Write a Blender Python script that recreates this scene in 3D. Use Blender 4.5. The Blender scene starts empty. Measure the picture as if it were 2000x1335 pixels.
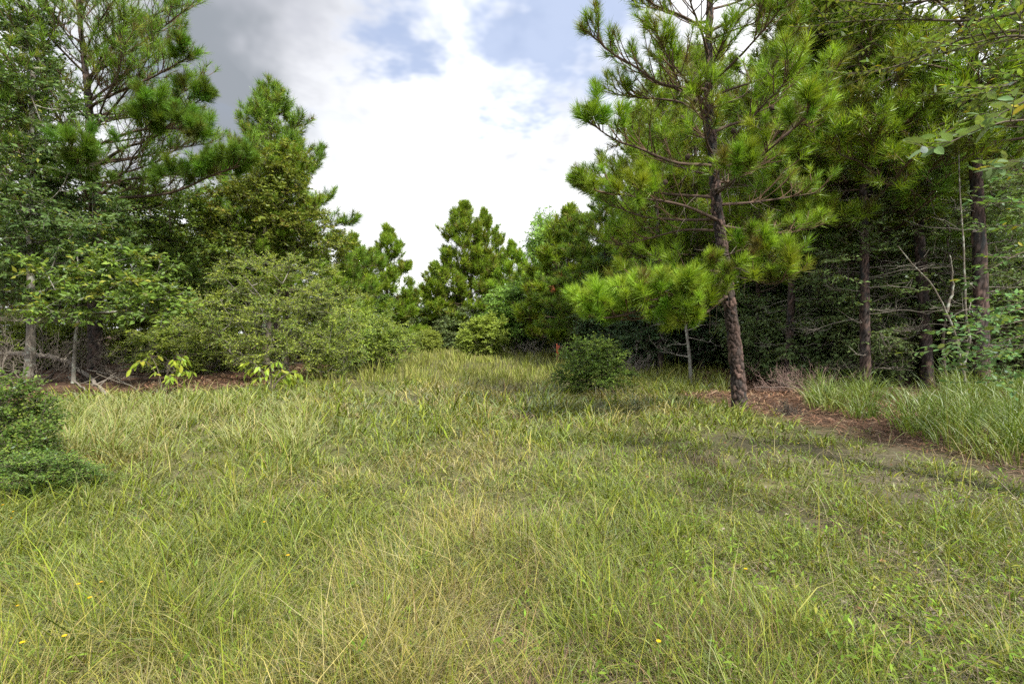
import bpy, math, time
import numpy as np
from mathutils import Vector, Matrix
T0 = time.time()
scene = bpy.context.scene
COL = scene.collection
R = math.radians
rng = np.random.default_rng(11)

# ------------------------------------------------------------------ camera, sky, sun, exposure
CAMZ = 1.5
cam_d = bpy.data.cameras.new('camera')
cam = bpy.data.objects.new('camera', cam_d); COL.objects.link(cam)
cam.location = (0, 0, CAMZ); cam.rotation_euler = (R(90), 0, 0)
cam_d.sensor_width = 36; cam_d.lens = 18; cam_d.shift_y = -0.00875
cam_d.clip_start = 0.05; cam_d.clip_end = 3000
scene.camera = cam
SUN_DIR = Vector((0.42, -0.60, 0.95)).normalized()          # towards the sun: right of and behind the camera
sun_el = math.asin(SUN_DIR.z); sun_az = math.atan2(SUN_DIR.x, SUN_DIR.y)

world = bpy.data.worlds.new('World'); scene.world = world; world.use_nodes = True
nt = world.node_tree; nt.nodes.clear()
def N(t, kind, **kw):
    n = t.nodes.new(kind)
    for k, v in kw.items(): setattr(n, k, v)
    return n
def mth(t, op, a, b=None, c=None, clamp=False):
    n = N(t, 'ShaderNodeMath', operation=op, use_clamp=clamp)
    for i, x in enumerate((a, b, c)):
        if x is None: continue
        if isinstance(x, (int, float)): n.inputs[i].default_value = x
        else: t.links.new(x, n.inputs[i])
    return n.outputs[0]
def sstep(t, x, lo, hi):
    n = N(t, 'ShaderNodeMapRange', interpolation_type='SMOOTHSTEP')
    t.links.new(x, n.inputs[0]); n.inputs[1].default_value = lo; n.inputs[2].default_value = hi
    return n.outputs[0]
def mixc(t, f, a, b):
    n = N(t, 'ShaderNodeMix', data_type='RGBA')
    for s, x in ((n.inputs[0], f), (n.inputs[6], a), (n.inputs[7], b)):
        if isinstance(x, (int, float)): s.default_value = x
        elif isinstance(x, tuple): s.default_value = (*x, 1)
        else: t.links.new(x, s)
    return n.outputs[2]
def noise(t, vec, scale, detail=4, rough=.55, dist=0):
    n = N(t, 'ShaderNodeTexNoise'); n.inputs['Scale'].default_value = scale
    n.inputs['Detail'].default_value = detail; n.inputs['Roughness'].default_value = rough; n.inputs['Distortion'].default_value = dist
    if vec is not None: t.links.new(vec, n.inputs['Vector'])
    return n.outputs[0]

tc = N(nt, 'ShaderNodeTexCoord')
sky = N(nt, 'ShaderNodeTexSky', sky_type='NISHITA', sun_disc=False)
sky.sun_elevation = sun_el; sky.sun_rotation = sun_az; sky.air_density = 1.0; sky.dust_density = 1.5; sky.ozone_density = 1.5
sep = N(nt, 'ShaderNodeSeparateXYZ'); nt.links.new(tc.outputs['Generated'], sep.inputs[0])
zc = mth(nt, 'ADD', mth(nt, 'MAXIMUM', sep.outputs[2], 0.0), 0.16)
cxy = N(nt, 'ShaderNodeCombineXYZ')                           # the cloud layer seen in perspective
nt.links.new(mth(nt, 'DIVIDE', sep.outputs[0], zc), cxy.inputs[0]); nt.links.new(mth(nt, 'DIVIDE', sep.outputs[1], zc), cxy.inputs[1])
nbig = noise(nt, cxy.outputs[0], 0.9, 1, .5, 0)
ndir = noise(nt, tc.outputs['Generated'], 4.5, 4, .55, .1)
nfin = noise(nt, cxy.outputs[0], 3.2, 4, .62, 0)
def spot(d, r0, r1, amt, nfin=nfin):                                     # soft round region of the cloud layer around direction d, edge broken by noise
    d = Vector(d).normalized()
    v = N(nt, 'ShaderNodeVectorMath', operation='DISTANCE')
    nt.links.new(tc.outputs['Generated'], v.inputs[0]); v.inputs[1].default_value = d
    x = mth(nt, 'ADD', v.outputs['Value'], mth(nt, 'MULTIPLY', mth(nt, 'SUBTRACT', nfin, .5), amt))
    return sstep(nt, x, r1, r0)
gap1 = spot((0.07, 1, 0.64), .06, .24, .6)
gap2 = mth(nt, 'MULTIPLY', spot((0.17, 1, 0.52), .02, .18, .35), .6)
gap = mth(nt, 'MAXIMUM', mth(nt, 'MAXIMUM', gap1, gap2), spot((-0.20, 1, 0.62), .0, .13, .5))
dark1 = spot((-0.56, 1, 0.66), .0, .42, .6, ndir)
dark2 = spot((-0.66, 1, 0.50), .0, .27, .65, ndir)
wisp = mth(nt, 'MULTIPLY', mth(nt, 'MAXIMUM', mth(nt, 'MAXIMUM', spot((-0.32, 1, 0.238), .0, .05, .22), spot((-0.265, 1, 0.247), .0, .06, .22)), spot((-0.24, 1, 0.345), .0, .045, .2)), .42)
dark = mth(nt, 'MULTIPLY', mth(nt, 'MAXIMUM', mth(nt, 'MAXIMUM', dark1, dark2), wisp), .88)
cover = sstep(nt, mth(nt, 'ADD', nbig, mth(nt, 'MULTIPLY', nfin, .25)), .44, .56)
cover = mth(nt, 'MAXIMUM', cover, sstep(nt, sep.outputs[2], .62, .30))
cover = mth(nt, 'MULTIPLY', cover, mth(nt, 'SUBTRACT', 1, mth(nt, 'MULTIPLY', gap, .8)))
greyn = mth(nt, 'MULTIPLY', sstep(nt, ndir, .52, .70), .5)
high = sstep(nt, sep.outputs[2], .60, .75)                    # greyer cloud bases overhead
shade = mth(nt, 'MAXIMUM', dark, mth(nt, 'MULTIPLY', greyn, high))
darkcol = mixc(nt, sstep(nt, ndir, .35, .68), (.85, 1.0, 1.2), (2.1, 2.15, 2.45))
white = mixc(nt, sstep(nt, mth(nt, 'ADD', mth(nt, 'MULTIPLY', ndir, .7), mth(nt, 'MULTIPLY', nfin, .3)), .46, .66), (6.6, 6.65, 6.75), (3.35, 3.45, 3.7))
cloud = mixc(nt, shade, white, darkcol)
skyc = mixc(nt, cover, mixc(nt, .8, sky.outputs[0], (1.55, 2.05, 3.25)), cloud)
bg = N(nt, 'ShaderNodeBackground'); bg.inputs[1].default_value = 0.1
nt.links.new(skyc, bg.inputs[0])
wo = N(nt, 'ShaderNodeOutputWorld'); nt.links.new(bg.outputs[0], wo.inputs[0])

sun_d = bpy.data.lights.new('sun', 'SUN'); sun_d.energy = 3.6; sun_d.angle = R(4.5); sun_d.color = (1, .93, .80)
sun = bpy.data.objects.new('sun', sun_d); COL.objects.link(sun)
sun.rotation_euler = (-SUN_DIR).to_track_quat('-Z', 'Y').to_euler(); sun.location = (20, -20, 30)

scene.view_settings.view_transform = 'Standard'; scene.view_settings.look = 'None'
scene.view_settings.gamma = 1; scene.view_settings.use_curve_mapping = False
scene.view_settings.exposure = 1.26
cy = scene.cycles
cy.max_bounces = 6; cy.diffuse_bounces = 5; cy.glossy_bounces = 1; cy.transmission_bounces = 4; cy.transparent_max_bounces = 4
cy.caustics_reflective = False; cy.caustics_refractive = False
cy.use_adaptive_sampling = True; cy.adaptive_threshold = .025; cy.use_denoising = False; cy.denoiser = 'OPENIMAGEDENOISE'; cy.denoising_input_passes = 'RGB_ALBEDO_NORMAL'; cy.denoising_prefilter = 'ACCURATE'

# ------------------------------------------------------------------ helpers
def at(px, py, Y):                                            # a point of the photograph at a chosen distance, in world metres
    return np.array(((px - 1000) / 1000 * Y, Y, CAMZ - (py - 650) / 1000 * Y))
_vt = rng.random((64, 64))
def vnoise(x, y, s, o=0):
    x = np.asarray(x) / s + 13.7 * o + 100; y = np.asarray(y) / s + 7.3 * o + 100
    i = np.floor(x).astype(int); j = np.floor(y).astype(int); u = x - i; v = y - j
    u = u * u * (3 - 2 * u); v = v * v * (3 - 2 * v)
    g = lambda a, b: _vt[a % 64, b % 64]
    return (g(i, j) * (1 - u) + g(i + 1, j) * u) * (1 - v) + (g(i, j + 1) * (1 - u) + g(i + 1, j + 1) * u) * v
def field_edge_left(y):
    return np.interp(y, [0, 6, 10.7, 12.5, 13, 15.8, 20, 30, 43, 60], [-16, -13, -11, -10, -7.4, -6.6, -5.6, -6.6, -8, -9])
def field_edge_right(y):
    return np.interp(y, [0, 4, 5.8, 8, 10, 12, 14, 17, 20, 25, 37, 60], [7, 6.2, 5.4, 4.9, 4.5, 4.3, 6.0, 6.4, 5.2, 3.8, 3.4, 3])
def ghraw(x, y):
    x = np.asarray(x, float); y = np.asarray(y, float)
    h = (vnoise(x, y, 5.0) - .5) * .16 + (vnoise(x, y, 1.3, 2) - .5) * .05
    h = h + .25 * np.clip((field_edge_left(y) - x) / 6, 0, 1) + .15 * np.clip((x - field_edge_right(y)) / 6, 0, 1)
    return h * np.clip(1.3 - np.hypot(x, y) / 160, 0, 1)
def gh(x, y): return ghraw(x, y) - float(ghraw(0, 2.5)) * 0
def unit(a): return a / np.maximum(np.linalg.norm(a, axis=-1, keepdims=True), 1e-9)

class MB:
    def __init__(s): s.v = []; s.c = []; s.f = {3: [], 4: []}; s.n = 0
    def add(s, v, faces, col):
        v = np.asarray(v, float).reshape(-1, 3); m = len(v)
        col = np.asarray(col, float)
        if col.ndim == 1: col = np.broadcast_to(col, (m, 3))
        s.v.append(v); s.c.append(col.reshape(-1, 3))
        for k, f in faces.items():
            if f is not None and len(f): s.f[k].append(np.asarray(f).reshape(-1, k) + s.n)
        s.n += m
    def mesh(s, name, mat, smooth=False):
        me = bpy.data.meshes.new(name)
        V = np.concatenate(s.v); C = np.concatenate(s.c)
        F3 = np.concatenate(s.f[3]) if s.f[3] else np.zeros((0, 3), int)
        F4 = np.concatenate(s.f[4]) if s.f[4] else np.zeros((0, 4), int)
        me.vertices.add(len(V)); me.vertices.foreach_set('co', V.astype(np.float32).ravel())
        nl = len(F3) * 3 + len(F4) * 4
        me.loops.add(nl); me.loops.foreach_set('vertex_index', np.concatenate([F3.ravel(), F4.ravel()]).astype(np.int32))
        me.polygons.add(len(F3) + len(F4))
        me.polygons.foreach_set('loop_start', np.concatenate([np.arange(len(F3)) * 3, len(F3) * 3 + np.arange(len(F4)) * 4]).astype(np.int32))
        me.update(calc_edges=True)
        if smooth: me.polygons.foreach_set('use_smooth', np.ones(len(me.polygons), bool))
        a = me.attributes.new('col', 'FLOAT_COLOR', 'POINT')
        a.data.foreach_set('color', np.concatenate([np.clip(C, 0, 1), np.ones((len(C), 1))], 1).astype(np.float32).ravel())
        me.materials.append(mat)
        return me
    def build(s, name, mat, parent=None, smooth=False):
        o = bpy.data.objects.new(name, s.mesh(name, mat, smooth)); COL.objects.link(o)
        if parent: o.parent = parent
        return o
    def tris(s): return sum(len(f) for f in s.f[3]) + 2 * sum(len(f) for f in s.f[4])

def tag(o, label, cat=None, group=None, kind=None):
    if label: o['label'] = label
    if cat: o['category'] = cat
    if group: o['group'] = group
    if kind: o['kind'] = kind
    return o
def thing(name, label, cat, loc, group=None, rz=0, sc=1):
    o = bpy.data.objects.new(name, None); COL.objects.link(o); o.location = [float(q) for q in loc]; o.rotation_euler[2] = rz
    o.scale = (sc, sc, sc) if np.isscalar(sc) else sc
    o.empty_display_size = .2
    return tag(o, label, cat, group)
def dup(root, label, loc, rz=0, sc=1, group=None, rx=0):
    r = root.copy(); COL.objects.link(r); r.location = [float(q) for q in loc]; r.rotation_euler = (rx, 0, rz)
    r.scale = (sc, sc, sc) if np.isscalar(sc) else sc
    r['label'] = label
    if group: r['group'] = group
    for ch in list(root.children):
        c = ch.copy(); COL.objects.link(c); c.parent = r
        for g in list(ch.children):
            d = g.copy(); COL.objects.link(d); d.parent = c
    return r
def on_ground(px, Y, dz=0.0):
    x = (px - 1000) / 1000 * Y
    return np.array((x, Y, float(gh(x, Y)) + dz))

def tubes(mb, P, Rr, sides, col):
    P = np.asarray(P, float); Rr = np.asarray(Rr, float)
    if P.ndim == 2: P = P[None]; Rr = Rr[None]
    K, n = P.shape[:2]
    if K == 0: return
    t = unit(np.gradient(P, axis=1)); d = unit(P[:, -1] - P[:, 0])
    ref = np.where(np.abs(d[:, 2:3]) > .8, np.array([[1., .13, 0]]), np.array([[.1, .05, 1.]]))[:, None]
    u = unit(np.cross(t, np.broadcast_to(ref, t.shape))); w = np.cross(t, u)
    a = np.arange(sides) * 2 * np.pi / sides
    ring = P[:, :, None] + Rr[:, :, None, None] * (np.cos(a)[:, None] * u[:, :, None] + np.sin(a)[:, None] * w[:, :, None])
    i = np.arange(n - 1)[:, None]; j = np.arange(sides)[None]; j2 = (j + 1) % sides
    q = np.stack([i * sides + j, i * sides + j2, (i + 1) * sides + j2, (i + 1) * sides + j], -1).reshape(-1, 4)
    q = (q[None] + (np.arange(K) * n * sides)[:, None, None]).reshape(-1, 4)
    col = np.asarray(col, float)
    if col.ndim == 2: col = np.repeat(col, n * sides, axis=0)
    mb.add(ring, {4: q}, col)
def bez(p0, p1, p2, n):
    t = np.linspace(0, 1, n); t = t.reshape((n, 1))
    p0, p1, p2 = (np.asarray(p, float)[..., None, :] for p in (p0, p1, p2))
    return (1 - t) ** 2 * p0 + 2 * t * (1 - t) * p1 + t * t * p2
def smooth_path(pts, n):
    pts = np.asarray(pts, float); m = len(pts); s = np.linspace(0, m - 1, n)
    ext = np.vstack([2 * pts[0] - pts[1], pts, 2 * pts[-1] - pts[-2]])
    i = np.minimum(s.astype(int), m - 2); f = (s - i)[:, None]
    a, b, c, d = ext[i], ext[i + 1], ext[i + 2], ext[i + 3]
    return .5 * ((2 * b) + (-a + c) * f + (2 * a - 5 * b + 4 * c - d) * f ** 2 + (-a + 3 * b - 3 * c + d) * f ** 3)

def bark_trunk(mb, pts, rad, sides, rows, r, cw=.06, chh=.17, depth=.018, plate=(.082, .062, .057), crack=(.017, .013, .012), flare=.32):
    """a trunk whose bark plates stand proud of the furrows"""
    path = smooth_path(pts, rows); n = rows
    s = np.linspace(0, 1, len(rad)); rr = np.interp(np.linspace(0, 1, n), s, rad)
    seg = np.r_[0, np.cumsum(np.linalg.norm(np.diff(path, axis=0), axis=1))]
    rr = rr * (1 + flare * np.exp(-seg / .16))
    t = unit(np.gradient(path, axis=0)); u = unit(np.cross(t, np.broadcast_to([1., .13, 0], t.shape))); w = np.cross(t, u)
    a = np.arange(sides) * 2 * np.pi / sides
    rm = float(np.mean(rad)); nu = max(5, int(round(2 * np.pi * rm / cw)))
    U = (a / (2 * np.pi) * nu)[None] + np.zeros((n, 1)); Vv = (seg / chh)[:, None] + np.zeros((1, sides))
    U = U + .3 * np.sin(Vv * 1.7 + 1.3) + .22 * np.sin(Vv * 5.1 + 2 * np.sin(a * 3)[None]); Vv = Vv + .35 * np.sin(2 * a)[None] + .2 * np.sin(5 * a + 1)[None]
    f1 = np.full(U.shape, 9.); f2 = f1.copy(); cid = np.zeros(U.shape)
    jt = r.random((nu, 4096, 3)); iu = np.floor(U).astype(int); iv = np.floor(Vv).astype(int)
    for du in (-1, 0, 1):
        for dv in (-1, 0, 1):
            cu, cv = (iu + du), (iv + dv); J = jt[cu % nu, cv % 4096]
            dd = np.hypot(cu + J[..., 0] - U, cv + J[..., 1] - Vv)
            m = dd < f1; f2 = np.where(m, f1, np.minimum(f2, dd)); cid = np.where(m, J[..., 2], cid); f1 = np.minimum(f1, dd)
    e = np.clip((f2 - f1) / .30 + r.normal(0, .07, U.shape), 0, 1); e = e * e * (3 - 2 * e)
    R2 = rr[:, None] * (1 + .05 * np.sin(3 * a + seg[:, None] * 1.1)) + depth * (e * (.6 + .6 * cid) - .6) + r.normal(0, depth * .12, U.shape)
    ring = path[:, None] + R2[..., None] * (np.cos(a)[None, :, None] * u[:, None] + np.sin(a)[None, :, None] * w[:, None])
    pl = np.array(plate) * (.55 + .9 * cid[..., None]) * r.uniform(.7, 1.3, U.shape)[..., None] + np.array([.03, .0, -.01]) * (cid[..., None] - .5)
    col = np.array(crack) * (1 - e[..., None]) + pl * e[..., None]
    i = np.arange(n - 1)[:, None]; j = np.arange(sides)[None]; j2 = (j + 1) % sides
    q = np.stack([i * sides + j, i * sides + j2, (i + 1) * sides + j2, (i + 1) * sides + j], -1).reshape(-1, 4)
    mb.add(ring, {4: q}, col.reshape(-1, 3))
    return path, rr

# ------------------------------------------------------------------ materials
def leaf_mat(name, trans=.35, gloss=.12, rough=.45, hue=.012, val=.25):
    m = bpy.data.materials.new(name); m.use_nodes = True; t = m.node_tree; t.nodes.clear()
    at_ = N(t, 'ShaderNodeAttribute', attribute_name='col'); oi = N(t, 'ShaderNodeObjectInfo')
    hs = N(t, 'ShaderNodeHueSaturation')
    t.links.new(mth(t, 'MULTIPLY_ADD', oi.outputs['Random'], 2 * hue, .5 - hue), hs.inputs['Hue'])
    t.links.new(mth(t, 'MULTIPLY_ADD', oi.outputs['Random'], val, 1 - val / 2), hs.inputs['Value'])
    t.links.new(at_.outputs['Color'], hs.inputs['Color'])
    d = N(t, 'ShaderNodeBsdfDiffuse'); tr = N(t, 'ShaderNodeBsdfTranslucent'); g = N(t, 'ShaderNodeBsdfGlossy')
    t.links.new(hs.outputs[0], d.inputs[0])
    ty = N(t, 'ShaderNodeMix', data_type='RGBA', blend_type='MULTIPLY'); ty.inputs[0].default_value = 1
    t.links.new(hs.outputs[0], ty.inputs[6]); ty.inputs[7].default_value = (1.35, 1.25, .55, 1)
    t.links.new(ty.outputs[2], tr.inputs[0])
    g.inputs['Roughness'].default_value = rough; g.inputs[0].default_value = (.8, .85, .9, 1)
    a = N(t, 'ShaderNodeMixShader'); a.inputs[0].default_value = trans
    t.links.new(d.outputs[0], a.inputs[1]); t.links.new(tr.outputs[0], a.inputs[2])
    fr = N(t, 'ShaderNodeFresnel'); fr.inputs[0].default_value = 1.4
    b = N(t, 'ShaderNodeMixShader'); t.links.new(mth(t, 'MULTIPLY', fr.outputs[0], gloss * 1.6, clamp=True), b.inputs[0])
    t.links.new(a.outputs[0], b.inputs[1]); t.links.new(g.outputs[0], b.inputs[2])
    o = N(t, 'ShaderNodeOutputMaterial'); t.links.new(b.outputs[0], o.inputs[0])
    return m
def wood_mat(name, scale=18, bump=.5, var=.5, lichen=0.0):
    m = bpy.data.materials.new(name); m.use_nodes = True; t = m.node_tree
    p = t.nodes['Principled BSDF']; p.inputs['Roughness'].default_value = .9; p.inputs['Specular IOR Level'].default_value = .15
    at_ = N(t, 'ShaderNodeAttribute', attribute_name='col'); c = N(t, 'ShaderNodeTexCoord')
    mp = N(t, 'ShaderNodeMapping'); mp.inputs['Scale'].default_value = (1, 1, .3); t.links.new(c.outputs['Object'], mp.inputs[0])
    n1 = noise(t, mp.outputs[0], scale, 6, .65)
    mx = N(t, 'ShaderNodeMix', data_type='RGBA', blend_type='MULTIPLY'); mx.inputs[0].default_value = 1
    t.links.new(at_.outputs['Color'], mx.inputs[6])
    g = N(t, 'ShaderNodeCombineColor'); v = mth(t, 'MULTIPLY_ADD', n1, 2 * var, 1 - var)
    for i in range(3): t.links.new(v, g.inputs[i])
    t.links.new(g.outputs[0], mx.inputs[7]); out = mx.outputs[2]
    if lichen > 0:
        out = mixc(t, mth(t, 'MULTIPLY', sstep(t, noise(t, c.outputs['Object'], 7, 4, .6), .50, .60), lichen), out, (.34, .37, .32))
    t.links.new(out, p.inputs['Base Color'])
    bp = N(t, 'ShaderNodeBump'); bp.inputs['Strength'].default_value = bump; bp.inputs['Distance'].default_value = .01
    t.links.new(n1, bp.inputs['Height']); t.links.new(bp.outputs[0], p.inputs['Normal'])
    return m
M_NEEDLE = leaf_mat('pine_needles', .30, .06, .5, .006, .2); M_TUFT = leaf_mat('needle_tufts', .30, .06, .5, .020, .45)
M_LEAF = leaf_mat('broad_leaves', .32, .14, .42)
M_SMALL = leaf_mat('shrub_leaves', .30, .10, .5, .008, .2)
M_GRASS = leaf_mat('grass_blades', .28, .07, .5, 0, 0)
M_BARK = wood_mat('pine_bark', 45, .6, .4)
M_TWIG = wood_mat('twig_wood', 25, .3, .35)
M_LICHEN = wood_mat('lichen_bark', 30, .4, .4, .7)
M_DEAD = wood_mat('dead_wood', 30, .4, .35)
M_LITTER = leaf_mat('fallen_needles', .05, .03, .6, 0, 0)

# ------------------------------------------------------------------ ground
def make_ground():
    def axis(lo, hi, f, step, far):
        a = np.arange(lo, hi + 1e-6, step); k = np.geomspace(step * 1.3, far, 26)
        return np.concatenate([(lo - np.cumsum(k) * .5)[::-1], a, hi + np.cumsum(k) * .5])
    xs = axis(-14, 12, 1, .22, 420); ys = axis(-2, 26, 1, .22, 420)
    X, Y = np.meshgrid(xs, ys, indexing='ij'); Z = gh(X, Y)
    near = (np.hypot(X, Y - 8) < 25); Z = Z + np.where(near, (vnoise(X, Y, .33, 3) - .5) * .035, 0)
    V = np.stack([X, Y, Z], -1)
    litter = np.clip(np.maximum(field_edge_left(Y) + .3 - X, X - field_edge_right(Y) + .5) / .8 + (vnoise(X, Y, .6, 4) - .5) * 1.2, 0, 1)
    soil = np.clip((X - .2) / 3 + (vnoise(X, Y, .9, 5) - .5) * 1.6, 0, 1) * np.clip((9 - Y) / 3, 0, 1) * .7
    base = np.array([.085, .085, .036]) * (.6 + .8 * vnoise(X, Y, .5, 6))[..., None]
    sc = np.array([.085, .072, .058]) * (.6 + .8 * vnoise(X, Y, .25, 7))[..., None]
    lc = np.array([.062, .037, .026]) * (.4 + 1.2 * vnoise(X, Y, .3, 8))[..., None]
    col = base * (1 - soil[..., None]) + sc * soil[..., None]; col = col * (1 - litter[..., None]) + lc * litter[..., None]
    nx, ny = X.shape; i = np.arange(nx - 1)[:, None]; j = np.arange(ny - 1)[None]
    q = np.stack([i * ny + j, (i + 1) * ny + j, (i + 1) * ny + j + 1, i * ny + j + 1], -1).reshape(-1, 4)
    m = wood_mat('soil_and_thatch', 9, .8, .6)
    mb = MB(); mb.add(V, {4: q}, col.reshape(-1, 3)); o = mb.build('ground', m, smooth=True)
    tag(o, 'sandy soil with thatch and reddish pine straw under the clearing', kind='structure')
make_ground()

# ------------------------------------------------------------------ foliage primitives
def tuft_template(r, n, L=.21, twig=.2, width=.006, segs=1, droop=.06):
    z0 = -twig * r.random(n) ** 1.2; k = -z0 / twig
    al = R(12) + R(68) * (.25 + .75 * k) * r.uniform(.6, 1.1, n); ph = r.uniform(0, 2 * np.pi, n)
    d = np.stack([np.sin(al) * np.cos(ph), np.sin(al) * np.sin(ph), np.cos(al)], -1)
    ln = L * r.uniform(.75, 1.1, n); b = np.stack([0 * z0, 0 * z0, z0], -1)
    s = unit(np.cross(d, r.normal(size=(n, 3)))) * width / 2
    cj = r.uniform(.75, 1.25, (n, 1))
    if segs == 1:
        V = np.stack([b - s, b + s, b + d * ln[:, None]], 1); F = {3: np.arange(n * 3).reshape(n, 3)}; nv = 3
    else:
        mid = b + d * ln[:, None] * .55; tip = mid + unit(d + np.array([0, 0, .0]) + r.normal(0, .12, (n, 3))) * ln[:, None] * .45
        V = np.stack([b - s, b + s, mid + s * .9, mid - s * .9, tip], 1); o = np.arange(n)[:, None] * 5
        F = {4: o + np.array([[0, 1, 2, 3]]), 3: o + np.array([[3, 2, 4]])}; nv = 5
    return V.reshape(-1, 3), F, np.repeat(cj, nv, 0)
def frames(d, r):
    d = unit(d); ref = unit(r.normal(size=d.shape)); x = unit(np.cross(d, ref)); y = np.cross(d, x)
    return np.stack([x, y, d], -1)                            # columns are the axes
def put_tufts(mb, temps, pos, dirs, sizes, cols, r):
    Q = frames(dirs, r); which = r.integers(0, len(temps), len(pos))
    for k, (V, F, cj) in enumerate(temps):
        w = np.where(which == k)[0]
        if not len(w): continue
        P = np.einsum('kij,mj->kmi', Q[w], V) * sizes[w][:, None, None] + pos[w][:, None]
        off = (np.arange(len(w)) * len(V))[:, None, None]
        mb.add(P, {s: (f[None] + off).reshape(-1, s) for s, f in F.items()}, (cols[w][:, None] * cj[None]).reshape(-1, 3))
def put_leaves(mb, pos, d, nrm, L, W, cols, fold=.18):
    d = unit(d); s = unit(np.cross(d, nrm)); n = np.cross(s, d); L = L[:, None]; W = W[:, None]
    V = np.stack([pos, pos + d * L * .45 + s * W * .5 + n * W * fold, pos + d * L - n * L * .08, pos + d * L * .45 - s * W * .5 + n * W * fold], 1)
    mb.add(V, {4: np.arange(len(pos) * 4).reshape(-1, 4)}, np.repeat(cols, 4, 0))
def pick(r, pal, n, jit=.18):
    c = np.array([p[:3] for p in pal]); w = np.array([p[3] for p in pal]); k = r.choice(len(pal), n, p=w / w.sum())
    return c[k] * r.uniform(1 - jit, 1 + jit, (n, 1))

NEEDLES = [(.12, .215, .026, 5), (.175, .28, .032, 3), (.09, .17, .026, 3), (.19, .215, .035, 1)]
BRIGHT = [(.22, .345, .028, 4), (.155, .27, .026, 4), (.27, .38, .04, 1.5), (.21, .225, .035, 1.2)]
OLDN = [(.13, .115, .035, 1), (.12, .15, .03, 3)]

def grow_limb(r, limb, nt_, tl, t0=.32, sub=2, upb=.35):
    """side twigs and their needle tufts along a limb; returns twig paths and tufts"""
    n = len(limb); t = np.sort(t0 + (1 - t0) * r.random(nt_) ** .8); x = t * (n - 1); i = np.minimum(x.astype(int), n - 2); f = (x - i)[:, None]
    b = limb[i] * (1 - f) + limb[i + 1] * f; tan = unit(limb[i + 1] - limb[i])
    side = unit(np.cross(tan, [0, 0, 1.])) * np.where(np.arange(nt_) % 2, 1, -1)[:, None]
    d = unit(.7 * tan + .75 * side * r.uniform(.3, 1.2, (nt_, 1)) + np.array([0, 0, .25]) + r.normal(0, .22, (nt_, 3)))
    L = (tl * (1.15 - .65 * t) * r.uniform(.6, 1.25, nt_))[:, None]
    e = b + d * L + np.array([0, 0, upb]) * L; m = b + d * L * .55
    P = [bez(b, m, e, 5)]; pos = [e]; dr = [unit(e - m) + np.array([0, 0, .25])]
    for k in range(sub):
        q = r.uniform(.35, .9, nt_)[:, None]; bb = (1 - q) ** 2 * b + 2 * q * (1 - q) * m + q * q * e
        d2 = unit(d + r.normal(0, .6, (nt_, 3)) + np.array([0, 0, .45])); L2 = L * r.uniform(.3, .65, (nt_, 1))
        e2 = bb + d2 * L2 + np.array([0, 0, .25]) * L2; P.append(bez(bb, bb + d2 * L2 * .5, e2, 5)); pos.append(e2); dr.append(unit(e2 - bb) + np.array([0, 0, .2]))
    pos.append(limb[-1:]); dr.append(unit(limb[-1:] - limb[-2:-1]) + np.array([[0, 0, .15]]))
    return np.concatenate(P), np.concatenate(pos), np.concatenate(dr)

def limb_path(r, p0, az, el, L, n=9, rise=.25, wob=.06):
    d = np.array([math.cos(az) * math.cos(el), math.sin(az) * math.cos(el), math.sin(el)])
    s = np.linspace(0, 1, n)[:, None]
    P = p0 + d * L * s + np.array([0, 0, rise * L]) * s ** 2.2
    w = np.cumsum(r.normal(0, wob * L / n ** .5, (n, 3)), 0) * s
    return P + w

NEEDLES = [(a * 1.15, b * 1.15, c * 1.1, w) for a, b, c, w in NEEDLES]
TEMP_LOD = [tuft_template(np.random.default_rng(100 + k), 25, .26, .22, .019) for k in range(4)]
TEMP_FAR = [tuft_template(np.random.default_rng(120 + k), 20, .29, .28, .034) for k in range(4)]
TEMP_MID = [tuft_template(np.random.default_rng(140 + k), 48, .26, .26, .011) for k in range(5)]

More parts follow.
